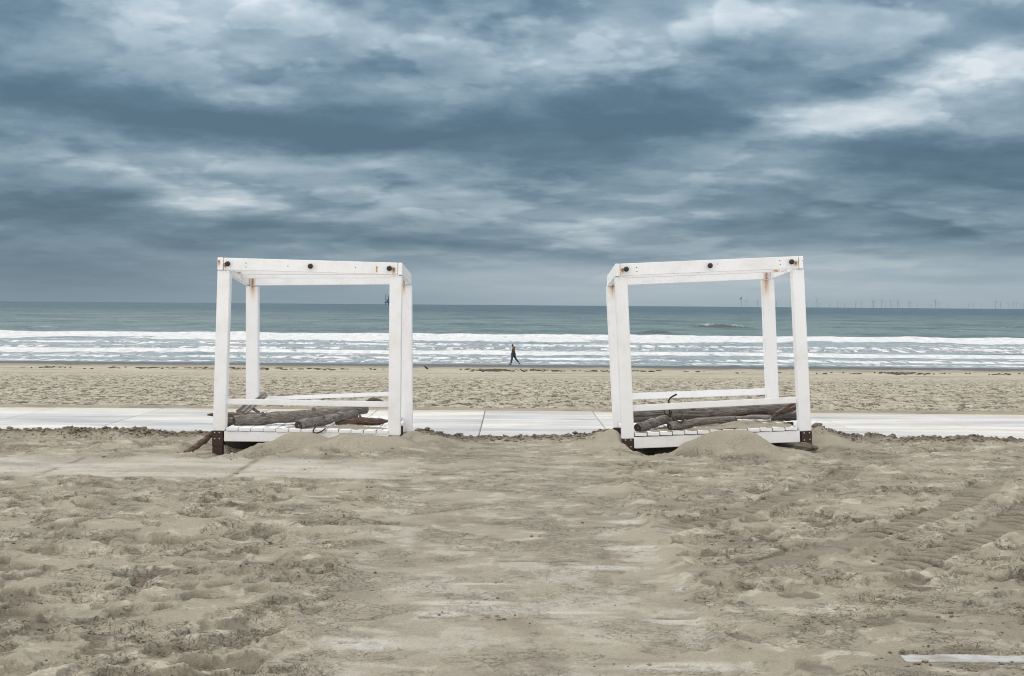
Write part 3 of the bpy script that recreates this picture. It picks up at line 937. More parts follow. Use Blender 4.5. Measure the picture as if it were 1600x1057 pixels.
# ------------------------------------------------------------------ concrete slabs
def box_bm(x0, x1, y0, y1, z0, z1, bev=0.012):
    bm = bmesh.new()
    vs_ = [bm.verts.new(v) for v in ((x0, y0, z0), (x1, y0, z0), (x1, y1, z0), (x0, y1, z0), (x0, y0, z1), (x1, y0, z1), (x1, y1, z1), (x0, y1, z1))]
    for f in ((0, 3, 2, 1), (4, 5, 6, 7), (0, 1, 5, 4), (1, 2, 6, 5), (2, 3, 7, 6), (3, 0, 4, 7)):
        bm.faces.new([vs_[i] for i in f])
    if bev:
        bmesh.ops.bevel(bm, geom=[e for e in bm.edges], offset=bev, segments=1, affect='EDGES')
    return bm


def slab(parent, x0, x1, y0, y1, rot=0.0, dz=0.0):
    gx, gy = (x1 - x0) / 2 - 0.002, (y1 - y0) / 2 - 0.002
    key = (round(gx, 3), round(gy, 3))
    if key not in SLABS:
        o = bm_obj('slab', box_bm(-gx, gx, -gy, gy, -0.14, 0.0, 0.010), M_CONC, parent)
        SLABS[key] = o.data
    else:
        o = link(bpy.data.objects.new('slab', SLABS[key]), parent)
    o.location = ((x0 + x1) / 2, (y0 + y1) / 2, dz)
    o.rotation_euler = (RNG.uniform(-0.001, 0.001), RNG.uniform(-0.0012, 0.0012), rot)
    return o


SLABS = {}
path = empty('concrete_path', (0, 0, 0))
tag(path, kind='structure')
pitch = 1.93
for i in range(-7, 7):
    x0 = -0.47 + i * pitch
    for j in range(3):
        yy0 = PATH_N - 0.15 + j * (PATH_F - PATH_N + 0.15) / 3
        slab(path, x0 + 0.004, x0 + pitch - 0.004, yy0, yy0 + (PATH_F - PATH_N + 0.15) / 3, dz=RNG.uniform(-0.003, 0.003))
walk = empty('concrete_walkway', (0, 0, 0))
tag(walk, kind='structure')
ys = [g(950, 1110)[1], g(950, 969)[1], g(950, 880)[1], g(950, 818)[1], g(950, 772)[1], g(950, 738)[1]]
for a_, b_ in zip(ys[:-1], ys[1:]):
    slab(walk, -1.0, 1.13, a_, b_)
for i in range(4):
    slab(walk, -1.02 - 2.1 * (i + 1), -1.02 - 2.1 * i, 16.55, 18.45)
for i in range(2):
    slab(walk, 1.15 + 2.1 * i, 1.15 + 2.1 * (i + 1), e0.y, e0.y + 2.1)

# ------------------------------------------------------------------ white timber frames
def bar(name, a, b, wd, h, mat, parent, up=Vector((0, 0, 1)), bev=0.006, face=False):
    """squared timber from a to b (end centres); with face=True a, b lie on its near face and it reaches wd back from there"""
    ax = (b - a).normalized()
    side = ax.cross(up).normalized()
    u = side.cross(ax).normalized()
    if face and side.y < 0:
        side = -side
    bm = bmesh.new()
    s0, s1 = (0.0, wd) if face else (-wd / 2, wd / 2)
    org = (a + b) / 2
    vs_ = []
    for e in (a, b):
        for s, k in ((s0, -1), (s1, -1), (s1, 1), (s0, 1)):
            vs_.append(bm.verts.new(e - org + side * s + u * (k * h / 2)))
    for f in ((0, 1, 2, 3), (7, 6, 5, 4), (0, 4, 5, 1), (1, 5, 6, 2), (2, 6, 7, 3), (3, 7, 4, 0)):
        bm.faces.new([vs_[i] for i in f])
    bmesh.ops.bevel(bm, geom=bm.edges[:], offset=bev, segments=2, affect='EDGES')
    return bm_obj(name, bm, mat, parent, loc=org - (parent.location if parent else Vector()))


def tube_bm(pts, radii, seg=10, wob=0.0, caps=True, seed=0):
    bm = bmesh.new()
    rings = []
    n = len(pts)
    for i, (p, r) in enumerate(zip(pts, radii)):
        t = (pts[min(i + 1, n - 1)] - pts[max(i - 1, 0)]).normalized()
        ref = Vector((0, 0, 1)) if abs(t.z) < 0.9 else Vector((0, 1, 0))
        s = t.cross(ref).normalized()
        u = s.cross(t)
        ring = []
        for k in range(seg):
            a_ = 2 * math.pi * k / seg
            rr = r * (1 + wob * float(perlin(np.array([math.cos(a_) * 1.3 + i * 0.45]), np.array([math.sin(a_) * 1.3 + seed * 3.7]), seed)[0]))
            ring.append(bm.verts.new(p + s * (math.cos(a_) * rr) + u * (math.sin(a_) * rr)))
        rings.append(ring)
    for r0, r1 in zip(rings[:-1], rings[1:]):
        for k in range(seg):
            bm.faces.new((r0[k], r0[(k + 1) % seg], r1[(k + 1) % seg], r1[k]))
    if caps:
        bm.faces.new(rings[0][::-1])
        bm.faces.new(rings[-1])
    return bm


def knob(parent, p, mat, hookdir):
    """black rubber knob on a short pin, a rusty hook beside it"""
    prof = [(0.0, 0.010), (0.022, 0.010), (0.024, 0.026), (0.034, 0.033), (0.048, 0.035), (0.060, 0.031), (0.068, 0.020), (0.071, 0.012), (0.067, 0.009), (0.067, 0.0005)]
    bm = bmesh.new()
    rings = []
    for d_, r in prof:
        rings.append([bm.verts.new((r * math.cos(2 * math.pi * k / 20), -d_, r * math.sin(2 * math.pi * k / 20))) for k in range(20)])
    for r0, r1 in zip(rings[:-1], rings[1:]):
        for k in range(20):
            bm.faces.new((r0[k], r0[(k + 1) % 20], r1[(k + 1) % 20], r1[k]))
    bm.faces.new(rings[0]); bm.faces.new(rings[-1])
    o = bm_obj('knob', bm, mat, parent, True, loc=p - parent.location)
    if hookdir:
        pts = [Vector((0.02 * hookdir, -0.004, 0.0)), Vector((0.045 * hookdir, -0.016, 0.006)), Vector((0.062 * hookdir, -0.020, -0.004)), Vector((0.060 * hookdir, -0.018, -0.022)), Vector((0.046 * hookdir, -0.014, -0.026))]
        bm_obj('hook', tube_bm(pts, [0.006] * 5, 8), M_RUSTLIGHT, o, True)
    return o


def bolt(parent, p, r=0.011):
    bm = bmesh.new()
    bmesh.ops.create_cone(bm, cap_ends=True, segments=8, radius1=r, radius2=r * 0.7, depth=0.012, matrix=Matrix.Rotation(math.radians(90), 4, 'X'))
    return bm_obj('bolt', bm, M_BOLT, parent, loc=p)


def stain(px, py, Yv, hw, ln, ry=0.12):
    p = at(px, py, Yv)
    return (p.x, p.y, p.z, hw, ln, ry)


def frame(spec):
    YF, YB = spec['YF'], spec['YB']
    org = at(*spec['origin'], YF)
    org.z = 0.0
    root = empty('beach_frame', org)
    tag(root, spec['label'], 'frame', 'white timber frames on the beach')
    paint = mat_paint('white_paint', [stain(*s) for s in spec['stains']])
    P = lambda name, a, b, wd, h, face=True, up=Vector((0, 0, 1)), m=paint, bev=0.006: bar(name, a, b, wd, h, m, root, up, bev, face)
    X_UP = Vector((1, 0, 0))
    for (px0, py0), (px1, py1), Yv, wd in spec['posts']:
        bar('post', at(px1, py1, Yv), at(px0, py0 + 0.9, Yv), 0.165, wd, paint, root, X_UP, 0.008, True)
    (a0, a1), h = spec['front_beam']
    P('top_beam', at(*a0, YF - 0.025), at(*a1, YF - 0.025), 0.07, h)
    for (f, b, wd) in spec['side_beams']:
        P('side_beam', at(*f, YF - 0.029), at(*b, YB + 0.19), wd, spec['front_beam'][1] + 0.004, False)
    (b0, b1), h = spec['back_beam']
    P('top_beam', at(*b0, YB - 0.022), at(*b1, YB - 0.022), 0.06, h)
    for r0, r1, Yv, h in spec['rafters']:
        P('rafter', at(*r0, Yv), at(*r1, Yv), 0.06, h)
    for r0, r1, Yv, h in spec['rails']:
        P('rail', at(*r0, Yv), at(*r1, Yv), 0.038, h)
    # deck of planks laid from front to back, their ends showing above the front board
    (d0, d1), thick, npl = spec['deck']
    A, B = at(*d0, YF - 0.035), at(*d1, YF - 0.035)
    for i in range(npl):
        f0, f1 = i / npl, (i + 1) / npl
        a, b = A.lerp(B, f0), A.lerp(B, f1)
        c = (a + b) / 2 - Vector((0, 0, thick / 2))
        wpl = (b - a).length - RNG.uniform(0.007, 0.013)
        jig = RNG.uniform(-0.008, 0.006)
        P('deck_plank', c + Vector((0, jig, RNG.uniform(-0.002, 0.002))), c + Vector((0, YB + 0.1 - YF, 0)), wpl, thick - 0.002, False, bev=0.004)
    (f0, f1), h = spec['fascia']
    P('fascia', at(*f0, YF - 0.022), at(*f1, YF - 0.022), 0.05, h)
    dz_ = Vector((0, 0, thick / 2 + h / 2 + 0.004))
    for e, sgn in ((A, -1), (B, 1)):
        c = e - Vector((sgn * -0.02, 0, thick + h / 2 + 0.003))
        P('side_fascia', c + Vector((0, 0.20, 0)), c + Vector((0, YB - YF - 0.02, 0)), 0.045, h, False)
    for k in (0.25, 0.5, 0.75):
        c = A.lerp(B, k) - Vector((0, 0, thick + h / 2 + 0.006))
        P('joist', c + Vector((0, 0.10, 0)), c + Vector((0, YB - YF, 0)), 0.06, h * 0.95, False, m=M_DARKWOOD_SHADE)
    P('underdeck_shade_board', A + Vector((-0.22, 0.95, -0.19)), B + Vector((0.12, 0.95, -0.19)), 0.06, 0.36, False, m=M_DARKWOOD_SHADE)  # added dark board, stands in for the shade in the gap under the deck
    for (x0, x1, y0, y1), Yv, bolts in spec['brackets']:
        pl = bar('bracket', at((x0 + x1) / 2, y1, Yv), at((x0 + x1) / 2, y0, Yv), 0.15, (x1 - x0) / FPX * Yv, M_BROWN, root, X_UP, 0.004, True)
        for bx, by in bolts:
            bolt(pl, at(bx, by, Yv) - root.location - pl.location + Vector((0, -0.004, 0)))
    for px, py, hd in spec['knobs']:
        knob(root, at(px, py, YF - 0.026), M_BLACK, hd)
    for (x0, x1, y0, y1), Yv in spec.get('feet', []):
        bar('foot', at((x0 + x1) / 2, y1, Yv), at((x0 + x1) / 2, y0, Yv), 0.13, (x1 - x0) / FPX * Yv, M_BROWN, root, X_UP, 0.004, True)
    # screws in pairs on the front beam
    for px, py in spec['screws']:
        bm = bmesh.new()
        bmesh.ops.create_cone(bm, cap_ends=True, segments=8, radius1=0.007, radius2=0.005, depth=0.006, matrix=Matrix.Rotation(math.radians(90), 4, 'X'))
        bm_obj('screw', bm, M_RUST, root, loc=at(px, py, YF - 0.027) - root.location)
    return root


LEFT = dict(
    label='white timber frame standing left of the walker, drilling rig on the horizon inside it', YF=20.0, YB=22.4, origin=(485, 690),
    posts=[((349.6, 421.6), (341.8, 673.5), 20.0, 0.163), ((618.2, 430.0), (615.7, 681.0), 20.0, 0.158),
           ((393.5, 446.5), (393.2, 633.5), 22.4, 0.176), ((634.3, 445.5), (635.5, 677.0), 22.4, 0.165)],
    front_beam=(((349.3, 412.4), (621.2, 420.2)), 0.158),
    side_beams=[((344.2, 412.2), (388.5, 438.6), 0.074), ((625.2, 420.4), (640.0, 437.0), 0.053)],
    back_beam=(((391.5, 438.4), (637.0, 436.4)), 0.152),
    rafters=[((368, 423.6), (626, 424.6), 20.85, 0.095), ((379, 429.6), (631, 429.4), 21.6, 0.10)],
    rails=[((351, 627.8), (609, 632.4), 20.06, 0.074), ((396, 623.8), (630, 615.0), 22.45, 0.056)],
    deck=(((352.5, 668.4), (607.0, 673.3)), 0.044, 13),
    fascia=(((350.0, 682.0), (607.0, 685.0)), 0.132),
    brackets=[((331.2, 348.2, 673.9, 697.5), 20.0, [(335.4, 676.3), (342.8, 676.3), (335.4, 685.7), (342.8, 685.7)]),
              ((608.2, 624.0, 681.4, 693.0), 20.0, [(612.0, 684.2), (618.3, 684.2)])],
    feet=[((331.6, 347.0, 697.4, 724.0), 20.006), ((637.5, 645.0, 677.0, 686.0), 22.4)],
    knobs=[(356.6, 412.6, -1), (485.6, 416.4, 0), (608.7, 419.8, 1)],
    screws=[(384.2, 411.4), (384.2, 417.6), (588.6, 417.8), (588.6, 424.0), (341.5, 408.0), (449.8, 416.0), (555, 418)],
    stains=[(395.0, 437.5, 22.4, 0.055, 0.36), (631.2, 436.0, 22.4, 0.035, 0.34), (615.2, 419.5, 19.97, 0.035, 0.15, 0.06),
            (342.2, 408.0, 19.97, 0.03, 0.12, 0.06), (352.0, 413.5, 19.97, 0.03, 0.09, 0.06), (373.5, 425.5, 20.85, 0.05, 0.05, 0.1),
            (588.6, 417.8, 19.97, 0.018, 0.11, 0.06)])
RIGHT = dict(
    label='white timber frame standing right of the walker, row of wind turbines beyond it', YF=20.25, YB=22.7, origin=(1115, 690),
    posts=[((970.6, 431.6), (981.6, 686.0), 20.25, 0.163), ((1246.8, 420.2), (1258.6, 674.0), 20.25, 0.160),
           ((956.8, 446.4), (968.0, 670.0), 22.7, 0.178), ((1200.3, 436.4), (1209.5, 664.0), 22.7, 0.178)],
    front_beam=(((969.3, 421.9), (1247.7, 410.2)), 0.163),
    side_beams=[((964.8, 422.1), (951.6, 440.0), 0.062), ((1251.8, 410.2), (1208.0, 427.4), 0.056)],
    back_beam=(((954.0, 439.0), (1203.0, 428.3)), 0.15),
    rafters=[((962, 430.2), (1226, 419.4), 21.35, 0.10)],
    rails=[((988, 638.4), (1249, 625.2), 20.31, 0.083), ((975, 620.2), (1203, 611.8), 22.75, 0.096)],
    deck=(((991.8, 676.8), (1246.5, 667.0)), 0.048, 13),
    fascia=(((991.0, 692.4), (1250.0, 682.2)), 0.150),
    brackets=[((972.2, 991.2, 686.2, 709.0), 20.25, [(977.6, 688.0), (985.8, 688.0), (978.2, 698.4), (985.8, 698.4)]),
              ((1252.4, 1268.8, 674.2, 702.0), 20.25, [(1256.4, 676.8), (1264.6, 676.6), (1265.6, 687.0), (1257.0, 688.0)])],
    knobs=[(978.2, 421.0, -1), (1109.0, 415.4, 0), (1236.0, 409.6, 1)],
    screws=[(994.8, 418.3), (995.2, 424.5), (1218.5, 407.5), (1219.2, 413.7), (1121, 412.8), (1254, 407.5)],
    stains=[(1197.3, 426.0, 22.7, 0.062, 0.50), (957.5, 438.0, 22.7, 0.06, 0.36), (1243.8, 409.0, 20.22, 0.045, 0.11, 0.06),
            (973.0, 421.0, 20.22, 0.03, 0.10, 0.06), (1219.0, 421.5, 21.0, 0.06, 0.05, 0.6)])
frame_l = frame(LEFT)
frame_r = frame(RIGHT)

# sand blown onto the two decks
def drift(name, blobs, zoff, y_edge, x_lim, label, base=0.0):
    """a low heap of sand lying on deck planks; blobs = (point, half length, half depth, height)"""
    xs = [b[0].x - 1.6 * b[1] for b in blobs] + [b[0].x + 1.6 * b[1] for b in blobs]
    ys_ = [b[0].y - 1.6 * b[2] for b in blobs] + [b[0].y + 1.6 * b[2] for b in blobs]
    gx, gy = np.meshgrid(np.linspace(max(min(xs), x_lim[0]), min(max(xs), x_lim[1]), 150), np.linspace(max(min(ys_), y_edge), max(ys_), 80))
    hh = np.full_like(gx, 0.0)
    for p, rx, ry, h in blobs:
        hh = np.maximum(hh, h * gauss(gx, gy, p.x, p.y, rx, ry))
    hh = np.maximum(hh - 0.022, base) + 0.012 * fbm(gx * 6, gy * 6, 4, 500)
    bz = zoff(gx)
    z = bz + np.where(hh > 0, hh, np.maximum(hh, -0.02))
    o = grid_mesh(name, gx, gy, z, M_SAND, {'damp': 0.25 * sstep(fbm(gx * 9, gy * 9, 4, 501), 0.15, 0.3), 'film': gx * 0}, kind='stuff')
    return tag(o, label, 'sand')


dl0, dl1 = at(352.5, 668.4, 19.965), at(607, 673.3, 19.965)
zl = lambda x: dl0.z + (x - dl0.x) * (dl1.z - dl0.z) / (dl1.x - dl0.x) - 0.004
dr0, dr1 = at(991.8, 676.8, 20.215), at(1246.5, 667.0, 20.215)
zr = lambda x: dr0.z + (x - dr0.x) * (dr1.z - dr0.z) / (dr1.x - dr0.x) - 0.004
drift('sand_drift', [(at(545, 668, 20.32), 0.42, 0.20, 0.060), (at(480, 668, 20.25), 0.32, 0.15, 0.05), (at(590, 669, 20.30), 0.18, 0.15, 0.045), (at(570, 655, 21.1), 0.5, 0.5, 0.034)], zl, 19.975, (dl0.x + 0.02, dl1.x - 0.02),
      'low drift of sand lying on the deck of the frame left of the walker')
drift('sand_drift', [(at(1160, 660, 20.55), 0.36, 0.24, 0.115), (at(1105, 665, 20.4), 0.36, 0.16, 0.06), (at(1205, 663, 20.5), 0.30, 0.20, 0.065), (at(1140, 671, 20.2), 0.4, 0.12, 0.035), (at(1030, 672, 20.45), 0.5, 0.22, 0.036), (at(1110, 655, 21.0), 1.3, 0.40, 0.034)], zr, 20.225, (dr0.x + 0.02, dr1.x - 0.02),
      'higher drift of sand lying on the deck under the rusty hooked rods', 0.004)

# ------------------------------------------------------------------ driftwood
def log(label, pix, radii, mat, cut=(True, False), wob=0.16, seg=14, cat='log', name='driftwood_log', group='driftwood logs', seed=0, stubs=0):
    """pix = (px, py, Y) along its middle line; radii in metres"""
    pts0 = [at(*p) for p in pix]
    n = 14
    pts, rr = [], []
    for i in range(n):
        f = i / (n - 1) * (len(pts0) - 1)
        k = min(int(f), len(pts0) - 2)
        t = f - k
        pts.append(pts0[k].lerp(pts0[k + 1], t))
        rr.append(radii[k] * (1 - t) + radii[k + 1] * t)
    for i in range(1, n - 1):
        off = float(perlin(np.array([i * 0.5 + seed * 5.3]), np.array([seed * 1.7]), 77)[0]) * rr[i] * 0.35
        pts[i] = pts[i] + Vector((0, 0, off))
    org = pts[0].copy()
    loc = [p - org for p in pts]
    o = bm_obj(name, tube_bm(loc, rr, seg, wob, True, seed), mat, None, True, loc=org)
    tag(o, label, cat, group)
    for si in range(stubs):
        k = 3 + (seed * 5 + si * 4) % (n - 6)
        ang = 0.5 + 1.3 * si + seed
        dr = Vector((0.25 * (-1) ** si, -abs(math.cos(ang)) * 0.7, 0.4 + 0.6 * abs(math.sin(ang)))).normalized()
        b0 = loc[k] + dr * rr[k] * 0.7
        bm_obj('branch_stub', tube_bm([b0, b0 + dr * rr[k] * 0.5, b0 + dr * rr[k] * (0.75 + 0.3 * si)], [rr[k] * 0.42, rr[k] * 0.30, rr[k] * 0.2], 9, 0.3, True, seed + si), mat, o, True)
    for end, flag in ((0, cut[0]), (-1, cut[1])):
        if not flag:
            continue
        t = (loc[0] - loc[1]).normalized() if end == 0 else (loc[-1] - loc[-2]).normalized()
        bm = bmesh.new()
        q_ = t.to_track_quat('Z', 'Y').to_matrix().to_4x4()
        r = rr[end] * 0.93
        prev = None
        rings = []
        for k, (f, d_) in enumerate(((1.0, 0.0), (1.0, 0.006), (0.82, 0.010), (0.45, 0.007), (0.15, -0.003))):
            rings.append([bm.verts.new((q_ @ Vector((r * f * math.cos(2 * math.pi * j / seg), r * f * math.sin(2 * math.pi * j / seg), d_)))) for j in range(seg)])
        for r0, r1 in zip(rings[:-1], rings[1:]):
            for j in range(seg):
                bm.faces.new((r0[j], r0[(j + 1) % seg], r1[(j + 1) % seg], r1[j]))
        bm.faces.new(rings[-1])
        bm_obj('cut_end', bm, M_CUT, o, False, loc=loc[end])
    return o


log('thick grey log, longest in the left frame, sawn end beside the long-footed post', [(366, 658.5, 20.32), (420, 654.5, 20.5), (500, 647.5, 20.9), (572, 637.5, 21.25)], [0.070, 0.078, 0.080, 0.085], M_LOG, seed=1, stubs=2)
log('grey log lying crosswise on the thick log, dark sawn end over the front board', [(466.5, 665.5, 20.05), (500, 658, 20.4), (530, 651, 20.7), (556, 646.5, 20.95)], [0.066, 0.064, 0.060, 0.055], M_LOG, seed=2, stubs=1)
log('brown knotty log end pointing at the double post of the left frame', [(524, 659, 20.75), (545, 658, 20.8), (568, 657.5, 20.85), (592, 659, 20.9), (606, 658, 20.9)], [0.040, 0.046, 0.050, 0.045, 0.018], M_LOGBROWN, (False, False), 0.3, seed=3, stubs=2)
log('thin dark branch behind the thick log, its pointed tip past the post', [(324, 648.6, 21.3), (345, 648.5, 21.3), (375, 649.5, 21.3), (412, 647.5, 21.3)], [0.010, 0.040, 0.036, 0.024], M_LOGBROWN, (False, False), 0.3, seed=4)
log('short dark log stub squeezed between the post and the thick grey log', [(338, 661.5, 20.75), (352, 661, 20.75), (372, 660, 20.75)], [0.056, 0.055, 0.050], M_LOGDARK, (False, False), seed=5)
log('dark worn beam leaning from the sand against the post with a long foot', [(290, 709.5, 19.75), (310, 695, 19.9), (334, 677, 20.12)], [0.040, 0.042, 0.038], M_LOGBROWN, (False, False), 0.2, 6, seed=6)
log('small dark heap of driftwood on the beach seen above the left front rail', [(571, 628.3, 29.6), (580, 627.2, 29.6), (588, 626.8, 29.6), (600, 628.3, 29.6)], [0.02, 0.06, 0.065, 0.02], M_LOGDARK, (False, False), 0.35, 10, 'driftwood', 'driftwood_piece', None, seed=7)

log('thick pale log spanning the whole right frame below its front rail', [(984, 645.5, 21.0), (1050, 645, 21.1), (1140, 641, 21.2), (1247, 631.5, 21.4)], [0.075, 0.085, 0.088, 0.075], M_LOG, (False, False), seed=11, stubs=2)
log('grey log with a dark sawn end beside the front post of the right frame', [(996.5, 669.5, 20.4), (1015, 663, 20.6), (1040, 656, 20.85), (1056, 653.5, 21.0)], [0.062, 0.066, 0.062, 0.05], M_LOG, seed=12)
log('log with a sawn end half buried in the deck sand of the right frame', [(1046, 667, 20.4), (1070, 663.5, 20.5), (1105, 658, 20.65), (1150, 655, 20.8)], [0.056, 0.056, 0.05, 0.045], M_LOG, seed=13, stubs=1)
log('thin dark log behind the two sawn logs in the right frame', [(986, 657.5, 20.9), (1020, 656, 20.9), (1060, 653, 20.9), (1110, 652, 20.9)], [0.042, 0.04, 0.042, 0.036], M_LOGDARK, (False, False), seed=14)
log('dark log under the thick pale log in the right frame', [(1080, 652, 21.3), (1130, 650, 21.3), (1180, 646.5, 21.3), (1235, 643, 21.3)], [0.06, 0.06, 0.055, 0.05], M_LOGDARK, (False, False), seed=15)
log('dark log stump with a frayed end at the right post of the right frame', [(1206, 652.5, 20.8), (1216, 652.3, 20.8), (1230, 651, 20.8), (1252, 650, 20.8)], [0.042, 0.052, 0.056, 0.058], M_LOGDARK, (False, False), 0.35, seed=16, stubs=2)
log('pale bleached stick lying on the sand of the right deck', [(1150, 653.5, 20.75), (1175, 652, 20.75), (1204, 652, 20.75)], [0.02, 0.03, 0.03], M_TIMBER, (False, False), 0.3, 8, seed=17)


def timber(label, a, b, wd, h, mat, up=Vector((0, 0, 1)), cat='timber'):
    o = bar('driftwood_plank', at(*a), at(*b), wd, h, mat, None, up, 0.008)
    return tag(o, label, cat, 'driftwood planks')


timber('split grey plank rising behind the left front rail towards the back rail', (378.5, 646, 21.9), (414.5, 614.5, 22.15), 0.07, 0.055, M_TIMBER)
timber('narrower grey plank leaning beside the split one behind the left front rail', (383.5, 647, 21.75), (417.0, 617.5, 22.0), 0.05, 0.035, M_TIMBER)
timber('pale broad plank leaning under the broken back post', (370.5, 646, 22.0), (395, 627, 22.2), 0.03, 0.085, M_TIMBER)
timber('short dark plank propping the leaning grey planks', (391.5, 636.5, 21.95), (404.5, 645, 21.7), 0.04, 0.035, M_LOGDARK)
timber('thin dark lath lying on top of the thick grey log', (416, 645.5, 21.2), (428, 649.5, 20.6), 0.03, 0.02, M_LOGDARK)
timber('brown plank leaning up to the right post of the right frame', (1212.5, 647, 20.75), (1240, 630, 20.95), 0.06, 0.04, M_LOGBROWN)
timber('second darker plank leaning beside the brown one at the right post', (1222, 648, 20.85), (1248, 634.5, 21.05), 0.06, 0.055, M_LOGBROWN)


def rod(label, pix, r=0.008):
    pts0 = [at(*p) for p in pix]
    pts = []
    for i in range(len(pts0) - 1):
        p0, p1, p2, p3 = pts0[max(i - 1, 0)], pts0[i], pts0[i + 1], pts0[min(i + 2, len(pts0) - 1)]
        for k in range(5):
            t = k / 5
            pts.append(0.5 * ((2 * p1) + (p2 - p0) * t + (2 * p0 - 5 * p1 + 4 * p2 - p3) * t * t + (3 * p1 - p0 - 3 * p2 + p3) * t ** 3))
    pts.append(pts0[-1])
    org = pts[0].copy()
    o = bm_obj('iron_rod', tube_bm([p - org for p in pts], [r] * len(pts), 8), M_RUST, None, True, loc=org)
    return tag(o, label, 'rod', 'rusty iron rods')


rod('bent rusty rod curling over the front board of the left frame', [(496, 664, 19.99), (491, 670, 19.94), (489.5, 675.5, 19.93), (495, 677, 19.93), (503, 674, 19.93), (508.5, 669.5, 19.96)], 0.009)
rod('rusty rod with its bent tip sticking up above the right front rail', [(1047, 652, 20.85), (1046, 640, 20.75), (1045, 631, 20.7), (1045.3, 625.5, 20.7), (1049, 621, 20.7), (1057.5, 616.3, 20.7)], 0.012)
rod('rusty rod looping down over the sawn log in the right frame', [(1062, 642, 20.8), (1066, 648, 20.6), (1067.5, 656, 20.45), (1064.5, 660.5, 20.42), (1059, 659, 20.42), (1054, 654.5, 20.5), (1050, 650, 20.7)], 0.011)
rod('small rusty loop hanging on the pale log under the right front rail', [(1037.5, 641, 20.8), (1039, 646.5, 20.78), (1043.5, 649, 20.78), (1048.5, 647.5, 20.78), (1049.5, 642, 20.8)], 0.009)

# lumps of caked sand fallen by the right foot
def clod(label, px, py, Yv, rx, ry, rz, seed):
    bm = bmesh.new()
    bmesh.ops.create_icosphere(bm, subdivisions=4, radius=1.0)
    for v in bm.verts:
        n = v.co.normalized()
        k = 1 + 0.22 * float(fbm(np.array([n.x * 1.6 + seed]), np.array([n.y * 1.6 + n.z * 2.3]), 4, 600)[0])
        lay = 0.05 * math.sin(n.z * 9 + 2 * n.x)
        v.co = Vector((n.x * rx * (k + lay), n.y * ry * (k + lay), n.z * rz * k))
    o = bm_obj('sand_clod', bm, M_SAND, None, True, loc=at(px, py, Yv))
    tag(o, label, 'clod', 'caked sand clods')
    a_ = o.data.attributes.new('damp', 'FLOAT', 'POINT')
    a_.data.foreach_set('value', np.full(len(o.data.vertices), 0.7, dtype=np.float32))
    return o


clod('big layered clod of caked sand in front of the right bracket', 1256, 699, 20.05, 0.115, 0.12, 0.065, 1.0)
clod('small clod of caked sand right of the big layered one', 1272, 700.5, 20.12, 0.05, 0.06, 0.035, 5.0)

# ------------------------------------------------------------------ the walker
def beach_at(px, py):
    lo, hi = 28.0, 170.0
    for _ in range(60):
        mid = (lo + hi) / 2
        if at(px, py, mid).z > beach_profile(np.array([mid]))[0]:
            lo = mid
        else:
            hi = mid
    return Vector((at(px, py, lo).x, lo, float(beach_profile(np.array([lo]))[0])))


def skin(name, verts, edges, radii, mat, parent, sub=2):
    me = bpy.data.meshes.new(name)
    me.from_pydata([tuple(v) for v in verts], edges, [])
    o = bpy.data.objects.new(name, me)
    link(o, parent)
    md = o.modifiers.new('skin', 'SKIN')
    for i, r in enumerate(radii):
        sv = me.skin_vertices[0].data[i]
        sv.radius = r if isinstance(r, tuple) else (r, r)
        sv.use_root = i == 0
    md.use_smooth_shade = True
    s = o.modifiers.new('subdivision', 'SUBSURF')
    s.levels = s.render_levels = sub
    me.materials.append(mat)
    return o


M_SKIN = mat_plain('skin', lin(138, 102, 84), 0.6, 0, 0.1, 20, 0)
M_JACKET = mat_plain('brown_jacket', lin(84, 64, 48), 0.85, 0, 0.35, 9, 0.01)
M_HOOD = mat_plain('dark_hood', lin(52, 46, 46), 0.9, 0, 0.3, 9, 0.01)
M_JEANS = mat_plain('blue_jeans', lin(60, 76, 104), 0.85, 0, 0.25, 14, 0.006)
M_SHOE = mat_plain('black_shoes', (0.02, 0.02, 0.022), 0.6, 0, 0.3, 14, 0)
M_HAIR = mat_plain('brown_hair', lin(62, 46, 36), 0.8, 0, 0.3, 40, 0.004)
wp = beach_at(802, 570.3)
man = empty('person', wp)
tag(man, 'person in a brown jacket and blue jeans walking along the waterline', 'person')
# walks to the left (-x), head bent, hands in the jacket pockets
hip = (0.0, 0.0, 0.90)
body_v = [hip, (-0.01, 0, 1.10), (0.0, 0, 1.33), (0.0, 0, 1.43), (-0.03, 0, 1.51), (-0.065, 0, 1.60), (-0.07, 0, 1.70), (-0.075, 0, 1.735), (-0.155, 0, 1.625), (-0.13, 0, 1.56),
          (-0.06, -0.09, 0.88), (-0.13, -0.09, 0.48), (-0.20, -0.09, 0.09), (0.06, 0.09, 0.88), (0.22, 0.09, 0.50), (0.50, 0.09, 0.20),
          (0.02, -0.19, 1.38), (0.07, -0.23, 1.12), (-0.05, -0.20, 0.94), (0.02, 0.19, 1.38), (0.07, 0.23, 1.12), (-0.05, 0.20, 0.94)]
body_e = [(0, 1), (1, 2), (2, 3), (3, 4), (4, 5), (5, 6), (6, 7), (5, 8), (5, 9), (0, 10), (10, 11), (11, 12), (0, 13), (13, 14), (14, 15), (2, 16), (16, 17), (17, 18), (2, 19), (19, 20), (20, 21)]
body_r = [(0.11, 0.14), (0.10, 0.13), (0.10, 0.14), 0.065, 0.058, (0.085, 0.075), (0.085, 0.075), 0.05, 0.018, 0.035, 0.085, 0.055, 0.035, 0.085, 0.055, 0.035,
          0.06, 0.045, 0.035, 0.06, 0.045, 0.035]
skin('body', body_v, body_e, body_r, M_SKIN, man)
